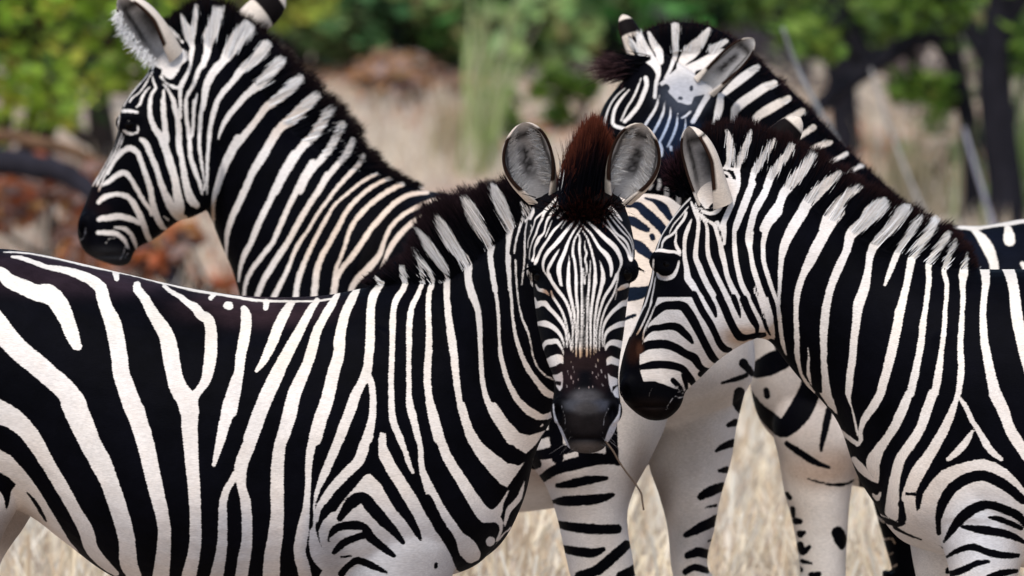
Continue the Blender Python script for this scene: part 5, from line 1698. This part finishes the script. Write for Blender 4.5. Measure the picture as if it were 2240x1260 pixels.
# ---------------------------------------------------------------- zebra at the left, behind, looking left
def zebra_b():
    rng = np.random.default_rng(22)
    root = empty('zebra', (P(1150, 900, 1.3)[0], 1.3, 0.0))
    tag(root, 'zebra behind at the left in profile looking left with upright mane', 'zebra')
    s = Shape()
    Yn = 1.75
    neck = [(395, 100, 405, 400, .070), (445, 96, 440, 440, .080), (490, 120, 461, 478, .088), (555, 180, 484, 535, .094), (617, 268, 511, 600, .105), (715, 345, 533, 690, .13), (800, 382, 555, 830, .165),
            (880, 405, 640, 1000, .20), (960, 425, 760, 1060, .22)]
    s.tb(neck, Yn, e=2.1)
    f = np.array((P(900, 500, 1.75)[0] - P(1400, 500, .88)[0], 1.75 - .88, 0)); f /= np.linalg.norm(f)
    side = np.array((f[1], -f[0], 0))
    tr = [(830, 420, 1060, 1.84, .15), (900, 415, 1085, 1.75, .22), (1050, 440, 1120, 1.49, .285), (1200, 446, 1110, 1.23, .295), (1310, 428, 1040, 1.04, .275), (1385, 425, 960, .91, .24), (1425, 470, 860, .84, .17)]
    s.loft([(P(a, t, y), P(a, b, y), w, side) for a, t, b, y, w in tr], e=2.25, egg=.1)
    # haunches
    hq = [(1310, 1465, 432), (1255, 1545, 500), (1205, 1605, 600), (1170, 1640, 700), (1160, 1652, 790), (1175, 1635, 850), (1215, 1590, 895), (1280, 1530, 930)]
    s.loft([(P(r, y, .95), P(l, y, .95), .14 + .12 * min(1, (y - 420) / 200) - .20 * max(0, (y - 830) / 100), (0, 1, 0)) for l, r, y in hq], e=2.1)
    l1 = [(1150, 1470, 800, .15), (1148, 1462, 910, .14), (1160, 1422, 1005, .125), (1195, 1390, 1065, .11), (1218, 1372, 1130, .10), (1238, 1384, 1220, .085), (1255, 1396, 1275, .075)]
    s.leg(l1, .72, hind_low(P(1345, 1400, .72)[0], -1.0, .50))
    l2 = [(1448, 1650, 785, .14), (1455, 1632, 850, .135), (1440, 1612, 930, .125), (1418, 1600, 1005, .11), (1442, 1577, 1085, .10), (1460, 1563, 1155, .09), (1469, 1549, 1245, .078)]
    s.leg(l2, 1.0, hind_low(P(1520, 1400, 1.0)[0], -1.0, .50))
    s.leg([(640, 860, 1000, .10), (660, 840, 1120, .09), (680, 820, 1250, .08)], 1.62, fore_low(P(750, 1400, 1.62)[0], -1.0))
    s.leg([(740, 960, 1000, .10), (760, 930, 1120, .09), (780, 910, 1250, .08)], 1.88, fore_low(P(840, 1400, 1.88)[0], -1.0))
    s.loft([(P(1340, 520, .72), P(1330, 560, .70), .03), (P(1310, 600, .62), P(1285, 600, .62), .025), (P(1300, 760, .56), P(1278, 760, .56), .022), (P(1300, 900, .55), P(1270, 900, .55), .03), (P(1290, 975, .55), P(1278, 975, .55), .012)])
    # head in profile: forehead line, jaw line
    hd = [(400, 92, 470, 330, .060), (352, 118, 462, 400, .080), (318, 165, 452, 452, .092), (284, 206, 425, 474, .100), (265, 240, 395, 482, .104), (258, 290, 368, 500, .094), (246, 328, 345, 518, .078), (224, 368, 325, 530, .064),
          (202, 404, 310, 538, .058), (187, 442, 300, 544, .058), (172, 480, 292, 556, .062), (170, 515, 285, 574, .060), (184, 548, 270, 582, .048), (210, 566, 250, 580, .022)]
    s.tb(hd, Yn - .03, e=2.3)
    s.ball(P(410, 380, Yn - .09), (.085, .045, .10))
    s.ball(P(284, 268, Yn - .105), (.034, .024, .028))
    s.ball(P(192, 492, Yn - .075), (.025, .022, .030))
    fl = Flank(draw_chart(B_MARKS, 1.9), Yn - .12, 480, 320)
    rear = Flank(draw_chart(B_REAR), .68, 1400, 900)
    ears = [ear_cup(P(372, 128, Yn - .06), P(263, -8, Yn - .10), (-.70, -.70, -.12), .052, .040, asym=.0, wrap=(2.6, 1.85)) + ((.93, .95), .5, .5),
            ear_cup(P(520, 70, Yn + .10), P(622, -12, Yn + .14), (-.3, .95, 0), .040, .030)]
    tw = [(860, 440, 130, 90, TAN), (760, 520, 150, 120, (.76, .62, .5)), (1400, 520, 130, 140, (0.77, 0.63, 0.50)), (1300, 1120, 300, 160, (.64, .60, .58)), (1250, 1090, 60, 50, (.50, .45, .42)), (1520, 1180, 50, 60, (.50, .47, .46)), (1425, 1060, 50, 130, (.20, .16, .14)), (1500, 900, 120, 160, (.56, .54, .53)), (620, 260, 90, 60, (.74, .62, .52)),  # dark tint between the hind legs: inner-thigh shade painted into the coat
          (184, 510, 12, 22, (.16, .16, .18)), (258, 550, 40, 30, (.22, .22, .24)), (200, 420, 24, 16, (.45, .28, .2)), (440, 470, 50, 20, (.55, .42, .32)), (330, 520, 80, 30, (.66, .58, .52)), (1180, 1030, 50, 40, (.5, .42, .38))]
    tb_ = [(192, 432, 22, 26, (.04, .014, .009)), (226, 458, 20, 14, (.05, .018, .012)), (240, 425, 16, 12, (.035, .013, .01)), (1400, 480, 150, 120, (.006, .010, .022)), (1400, 650, 100, 60, (.005, .009, .018)), (470, 400, 500, 400, BLACK), (230, 570, 60, 30, (.02, .019, .02))]
    dents = [(182, 505, 7, 16, .014, fl), (284, 270, 20, 14, .008, fl), (240, 560, 60, 5, .006, fl)]

    def pick(co):
        return np.where(co[:, 0] > P(1085, 600, 1.0)[0], 1, 0)
    pairs = [(352, 112, 352, 44, Yn), (405, 98, 392, 10, Yn), (448, 92, 450, -22, Yn), (490, 119, 516, 2, Yn), (529, 143, 590, 58, Yn), (552, 176, 648, 112, Yn), (586, 219, 700, 165, Yn), (614, 267, 745, 208, Yn), (665, 300, 790, 256, Yn), (715, 345, 812, 310, Yn),
             (765, 368, 850, 355, Yn), (830, 392, 892, 392, Yn), (890, 408, 930, 408, Yn)]
    s.ridge(pairs)
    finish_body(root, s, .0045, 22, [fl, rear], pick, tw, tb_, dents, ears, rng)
    eyeball(root, P(283, 272, Yn - .107), .017)
    eyeball(root, P(282, 271, Yn + .064), .019)
    m = mane_hairs(pairs, 9000, .022, rng, fl, len_jit=.06)
    mane_mesh('mane', [m], HAIR, root, rng, brown=(.012, .007, .007))
    # pale fringe along the front edge of the near ear
    n = 500
    V0, Fq, info = ears[0][:3]
    rim = [np.where((info[:, 2] > 0) & (info[:, 1] == u) & (info[:, 0] > .05) & (info[:, 0] < .85))[0] for u in (-1, 1)]
    rim = min(rim, key=lambda q: V0[q, 0].mean())
    r0 = V0[rng.choice(rim, n)] + rng.normal(0, .004, (n, 3))
    t0 = r0 + np.array((-.010, -.008, -.012)) + rng.normal(0, .006, (n, 3))
    V, F, tt, hid = hair_blades(r0, t0, rng, .002)
    px, py = fl.coords(V)
    mane_mesh('ear_hair', [(V, F, tt, hid, np.full(len(V), 8.0), px, py)], HAIR, root, rng)
    return root


# ---------------------------------------------------------------- zebra at the right, in profile, muzzle by the middle zebra
def zebra_c():
    rng = np.random.default_rng(33)
    Y0 = .15
    root = empty('zebra', (P(2300, 900, Y0)[0], Y0, 0.0))
    tag(root, 'zebra at the right in profile lowering its muzzle beside the facing zebra', 'zebra')
    s = Shape()
    trunk = [(1960, 640, 1895, 1010, .09), (1985, 610, 1915, 1100, .16), (2020, 592, 1945, 1155, .205), (2080, 592, 1990, 1190, .235), (2150, 590, 2090, 1215, .26), (2260, 590, 2220, 1235, .285), (2420, 592, 2400, 1265, .31), (2600, 585, 2590, 1260, .315),
             (2780, 565, 2790, 1190, .30), (2920, 560, 2920, 1110, .28), (3040, 600, 3030, 1030, .22), (3110, 700, 3100, 930, .12)]
    s.tb(trunk, Y0, e=2.25, egg=.12)
    neck = [(1560, 372, 1560, 640, .072), (1604, 363, 1630, 730, .082), (1645, 376, 1681, 745, .090), (1723, 412, 1718, 790, .098), (1812, 479, 1755, 835, .108), (1918, 540, 1800, 880, .13), (1992, 565, 1838, 935, .16), (2065, 588, 1880, 1050, .195), (2130, 592, 1950, 1150, .21)]
    s.tb(neck, Y0, e=2.1)
    s.loft([(P(2110, 700, Y0 - .12), P(2010, 740, Y0 - .12), .07), (P(2150, 850, Y0 - .14), P(1990, 880, Y0 - .14), .09), (P(2200, 1000, Y0 - .15), P(1995, 1020, Y0 - .15), .10), (P(2240, 1120, Y0 - .15), P(2030, 1130, Y0 - .15), .10)], e=2.0)
    s.leg([(2010, 2280, 1080, .095), (2050, 2250, 1170, .09), (2074, 2232, 1240, .082), (2085, 2205, 1340, .068)], Y0 - .15, fore_low(P(2145, 1500, Y0 - .15)[0], -1.0))
    s.leg([(1985, 2180, 1120, .085), (1992, 2150, 1200, .08), (2005, 2130, 1270, .075), (2020, 2110, 1350, .066)], Y0 + .13, fore_low(P(2065, 1500, Y0 + .13)[0], -1.0))
    s.leg([(2800, 3100, 880, .10), (2800, 3110, 1000, .12), (2830, 3100, 1120, .11), (2890, 3090, 1230, .09), (2930, 3080, 1340, .07)], Y0 - .16, hind_low(P(3000, 1500, Y0)[0], -1.0))
    s.leg([(2780, 3080, 880, .10), (2780, 3080, 1000, .12), (2800, 3070, 1120, .11), (2850, 3050, 1230, .09), (2890, 3040, 1340, .07)], Y0 + .16, hind_low(P(2960, 1500, Y0)[0], -1.0))
    s.loft([(P(3105, 700, Y0), P(3085, 730, Y0), .025), (P(3140, 820, Y0), P(3115, 820, Y0), .022), (P(3150, 1000, Y0), P(3125, 1000, Y0), .02), (P(3155, 1250, Y0), P(3125, 1250, Y0), .03), (P(3150, 1450, Y0), P(3135, 1450, Y0), .012)])
    hd = [(1575, 368, 1680, 640, .060), (1528, 405, 1690, 690, .080), (1490, 450, 1680, 725, .094), (1452, 505, 1645, 742, .102), (1432, 550, 1608, 762, .106), (1425, 600, 1575, 785, .096), (1412, 645, 1550, 808, .080), (1396, 698, 1528, 830, .065),
          (1376, 738, 1508, 848, .060), (1361, 785, 1498, 858, .060), (1354, 832, 1494, 876, .064), (1362, 872, 1484, 895, .062), (1390, 902, 1462, 914, .048), (1415, 917, 1440, 920, .02)]
    s.tb(hd, Y0 - .02, e=2.3)
    s.ball(P(1620, 640, Y0 - .085), (.09, .045, .105))
    s.ball(P(1456, 572, Y0 - .098), (.036, .024, .030))
    s.ball(P(1376, 850, Y0 - .065), (.022, .020, .028))
    fl = Flank(draw_chart(C_MARKS, 1.3), Y0 - .13, 1750, 720)
    ears = [ear_cup(P(1566, 448, Y0 - .07), P(1507, 276, Y0 - .10), (-.72, -.68, 0), .044, .042, asym=0, wrap=(2.7, 1.95)) + ((.84, .88), .5, .42),
            ear_cup(P(1640, 380, Y0 + .09), P(1752, 258, Y0 + .12), (-.3, .95, 0), .036, .03)]
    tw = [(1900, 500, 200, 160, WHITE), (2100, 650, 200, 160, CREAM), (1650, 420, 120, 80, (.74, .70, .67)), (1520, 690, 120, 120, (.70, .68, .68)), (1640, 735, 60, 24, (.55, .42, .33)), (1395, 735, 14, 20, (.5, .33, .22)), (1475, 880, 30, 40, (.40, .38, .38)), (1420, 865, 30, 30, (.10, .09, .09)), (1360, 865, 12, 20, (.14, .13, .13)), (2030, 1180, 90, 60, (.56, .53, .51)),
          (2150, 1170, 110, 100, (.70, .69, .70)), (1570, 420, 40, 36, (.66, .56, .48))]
    tb_ = [(1383, 765, 20, 30, (.016, .006, .004)), (1398, 765, 8, 18, (.05, .02, .012)), (1420, 895, 60, 26, (.007, .0045, .004))]
    dents = [(1368, 862, 7, 15, .014, fl), (1456, 575, 24, 15, .008, fl), (1430, 890, 60, 4, .006, fl)]
    pairs = [(1500, 425, 1478, 330, Y0), (1525, 402, 1520, 285, Y0), (1560, 374, 1566, 256, Y0), (1604, 363, 1612, 250, Y0), (1645, 376, 1668, 264, Y0), (1684, 400, 1710, 282, Y0), (1723, 412, 1765, 304, Y0), (1768, 440, 1825, 338, Y0), (1812, 479, 1880, 374, Y0), (1862, 507, 1940, 408, Y0),
             (1918, 540, 2000, 440, Y0), (1960, 556, 2040, 462, Y0), (1992, 565, 2083, 482, Y0), (2030, 584, 2112, 506, Y0), (2065, 589, 2126, 530, Y0), (2100, 592, 2134, 560, Y0), (2130, 594, 2140, 585, Y0)]
    s.ridge(pairs)
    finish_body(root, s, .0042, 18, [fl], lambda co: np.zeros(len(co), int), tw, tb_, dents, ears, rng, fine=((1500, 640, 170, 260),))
    eyeball(root, P(1457, 578, Y0 - .096), .019)
    eyeball(root, P(1455, 574, Y0 + .076), .021)
    m = mane_hairs(pairs, 10000, .022, rng, fl, len_jit=.06)
    mane_mesh('mane', [m], HAIR, root, rng, brown=(.018, .008, .008))
    n = 700
    r0 = np.array([P(1500 + rng.uniform(-16, 10), 420 + rng.uniform(-20, 12), Y0 + rng.uniform(-.04, .04)) for i in range(n)])
    t0 = np.array([P(1470 + rng.normal(0, 14), 372 + rng.normal(0, 22), Y0 + rng.uniform(-.06, .02)) for i in range(n)])
    V, F, tt, hid = hair_blades(r0, t0, rng, .0024)
    px, py = fl.coords(V)
    mane_mesh('forelock', [(V, F, tt, hid, np.full(len(V), -9.0), px, py)], HAIR, root, rng, brown=(.05, .02, .025))
    return root


# ---------------------------------------------------------------- zebra behind at the right, its head over the others
def zebra_d():
    rng = np.random.default_rng(44)
    Y0 = 1.5
    root = empty('zebra', (P(2200, 900, Y0)[0], Y0, 0.0))
    tag(root, 'blurred zebra standing farthest back at the right with brown forelock', 'zebra')
    s = Shape()
    trunk = [(1820, 620, 1690, 930, .10), (1880, 530, 1715, 985, .18), (1960, 490, 1790, 1040, .225), (2060, 492, 1940, 1075, .25), (2150, 494, 2080, 1090, .275), (2260, 478, 2230, 1110, .29), (2420, 478, 2410, 1120, .30), (2580, 480, 2580, 1080, .28), (2700, 520, 2690, 1000, .22), (2760, 620, 2750, 860, .12)]
    s.tb(trunk, Y0, e=2.25, egg=.1)
    neck = [(1450, 112, 1500, 330, .06), (1495, 100, 1530, 370, .07), (1545, 108, 1560, 400, .075), (1600, 118, 1580, 480, .085), (1665, 180, 1600, 580, .095), (1740, 255, 1622, 690, .115), (1815, 325, 1642, 790, .14), (1890, 400, 1642, 850, .17), (1960, 450, 1668, 930, .20), (2040, 485, 1740, 1000, .22)]
    s.tb(neck, Y0 - .03, e=2.1)
    s.leg([(1690, 1900, 930, .095), (1705, 1880, 1010, .09), (1715, 1862, 1075, .082), (1735, 1855, 1150, .074), (1751, 1850, 1258, .066)], Y0 - .14, fore_low(P(1800, 1400, Y0 - .14)[0], -1.0, .48))
    s.leg([(1880, 2100, 960, .09), (1905, 2060, 1080, .08), (1935, 2020, 1190, .07), (1954, 2010, 1262, .062)], Y0 + .13, fore_low(P(1985, 1400, Y0 + .13)[0], -1.0, .48))
    s.leg([(2500, 2740, 860, .10), (2500, 2740, 980, .11), (2540, 2720, 1090, .09), (2580, 2710, 1200, .07)], Y0 - .15, hind_low(P(2660, 1400, Y0)[0], -1.0))
    s.leg([(2470, 2710, 860, .10), (2470, 2710, 980, .11), (2510, 2690, 1090, .09), (2550, 2680, 1200, .07)], Y0 + .15, hind_low(P(2630, 1400, Y0)[0], -1.0))
    s.loft([(P(2755, 640, Y0), P(2735, 665, Y0), .025), (P(2785, 760, Y0), P(2762, 760, Y0), .022), (P(2795, 900, Y0), P(2772, 900, Y0), .02), (P(2800, 1150, Y0), P(2772, 1150, Y0), .03), (P(2795, 1300, Y0), P(2782, 1300, Y0), .012)])
    hd = [(1440, 108, 1620, 230, .060), (1395, 140, 1600, 290, .078), (1352, 188, 1575, 345, .094), (1320, 232, 1548, 385, .102), (1306, 275, 1525, 415, .104), (1306, 325, 1505, 435, .092), (1312, 372, 1495, 450, .076), (1322, 415, 1488, 466, .064), (1335, 460, 1470, 492, .058), (1352, 500, 1450, 520, .045)]
    s.tb(hd, Y0 - .12, e=2.3)
    s.ball(P(1505, 320, Y0 - .19), (.09, .04, .10))
    s.ball(P(1345, 294, Y0 - .20), (.034, .022, .028))
    fl = Flank(draw_chart(D_MARKS, .8), Y0 - .20, 1750, 500)
    ears = [ear_cup(P(1540, 190, Y0 - .18), P(1649, 85, Y0 - .23), (.15, -.95, .1), .030, .032, wrap=(2.5, 1.7), depth=.35) + ((.9, .92), .46, .2),
            ear_cup(P(1400, 128, Y0 - .02), P(1362, 32, Y0 + .02), (-.5, .6, .2), .027, .026)]
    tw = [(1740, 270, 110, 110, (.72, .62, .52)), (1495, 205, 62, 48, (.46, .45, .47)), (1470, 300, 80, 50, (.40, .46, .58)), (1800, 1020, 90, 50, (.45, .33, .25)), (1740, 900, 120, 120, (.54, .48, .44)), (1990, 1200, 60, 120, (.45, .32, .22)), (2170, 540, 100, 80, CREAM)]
    tb_ = [(1475, 295, 60, 50, (.007, .012, .026)), (1495, 210, 60, 40, (.03, .034, .045)), (2170, 560, 90, 70, (.003, .004, .008))]
    pairs = [(1400, 135, 1372, 78, Y0 - .08), (1440, 112, 1425, 48, Y0 - .07), (1480, 100, 1480, 38, Y0 - .06), (1530, 102, 1545, 44, Y0 - .05), (1575, 110, 1600, 72, Y0 - .04), (1610, 128, 1655, 118, Y0 - .03), (1665, 182, 1705, 165, Y0 - .03), (1735, 250, 1765, 222, Y0 - .03), (1800, 315, 1825, 288, Y0 - .03), (1865, 380, 1885, 348, Y0 - .03), (1930, 435, 1945, 405, Y0 - .03), (1985, 470, 1990, 450, Y0 - .03)]
    s.ridge(pairs)
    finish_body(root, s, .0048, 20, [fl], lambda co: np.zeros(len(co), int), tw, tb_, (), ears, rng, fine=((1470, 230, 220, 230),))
    eyeball(root, P(1343, 296, Y0 - .205), .017)
    eyeball(root, P(1343, 296, Y0 - .03), .019)
    m = mane_hairs(pairs, 5200, .022, rng, fl, len_jit=.08)
    mane_mesh('mane', [m], HAIR, root, rng, brown=(.03, .014, .015))
    n = 1300
    r0 = np.array([P(1408 + rng.uniform(-24, 24), 145 + rng.uniform(-22, 18), Y0 - .10 + rng.uniform(-.05, .05)) for i in range(n)])
    t0 = np.array([P(1330 + rng.normal(0, 20), 150 + rng.normal(0, 14), Y0 - .12 + rng.uniform(-.06, .06)) for i in range(n)])
    V, F, tt, hid = hair_blades(r0, t0, rng, .0028)
    px, py = fl.coords(V)
    mane_mesh('forelock', [(V, F, tt, hid, np.full(len(V), -9.0), px, py)], HAIR, root, rng, brown=(.10, .05, .05))
    return root


zebra_a()
zebra_b()
zebra_c()
zebra_d()


# ---------------------------------------------------------------- the stalk in the facing zebra's mouth
def stalk():
    pts = [P(1322, 962, -.70), P(1340, 985, -.715), P(1352, 1006, -.715), P(1368, 1030, -.71), P(1388, 1056, -.70), P(1402, 1078, -.70), P(1405, 1096, -.70), P(1408, 1116, -.70)]
    V, F = tube_path(pts, [.0011, .0011, .001, .001, .001, .0012, .0009, .0006], n=6, sub=3)
    ob = mesh_object('grass_stalk', V, F, BARK)
    paint(ob, (.10, .07, .05))
    tag(ob, 'thin bent dry stalk hanging from the mouth of the facing zebra', 'stalk')


stalk()
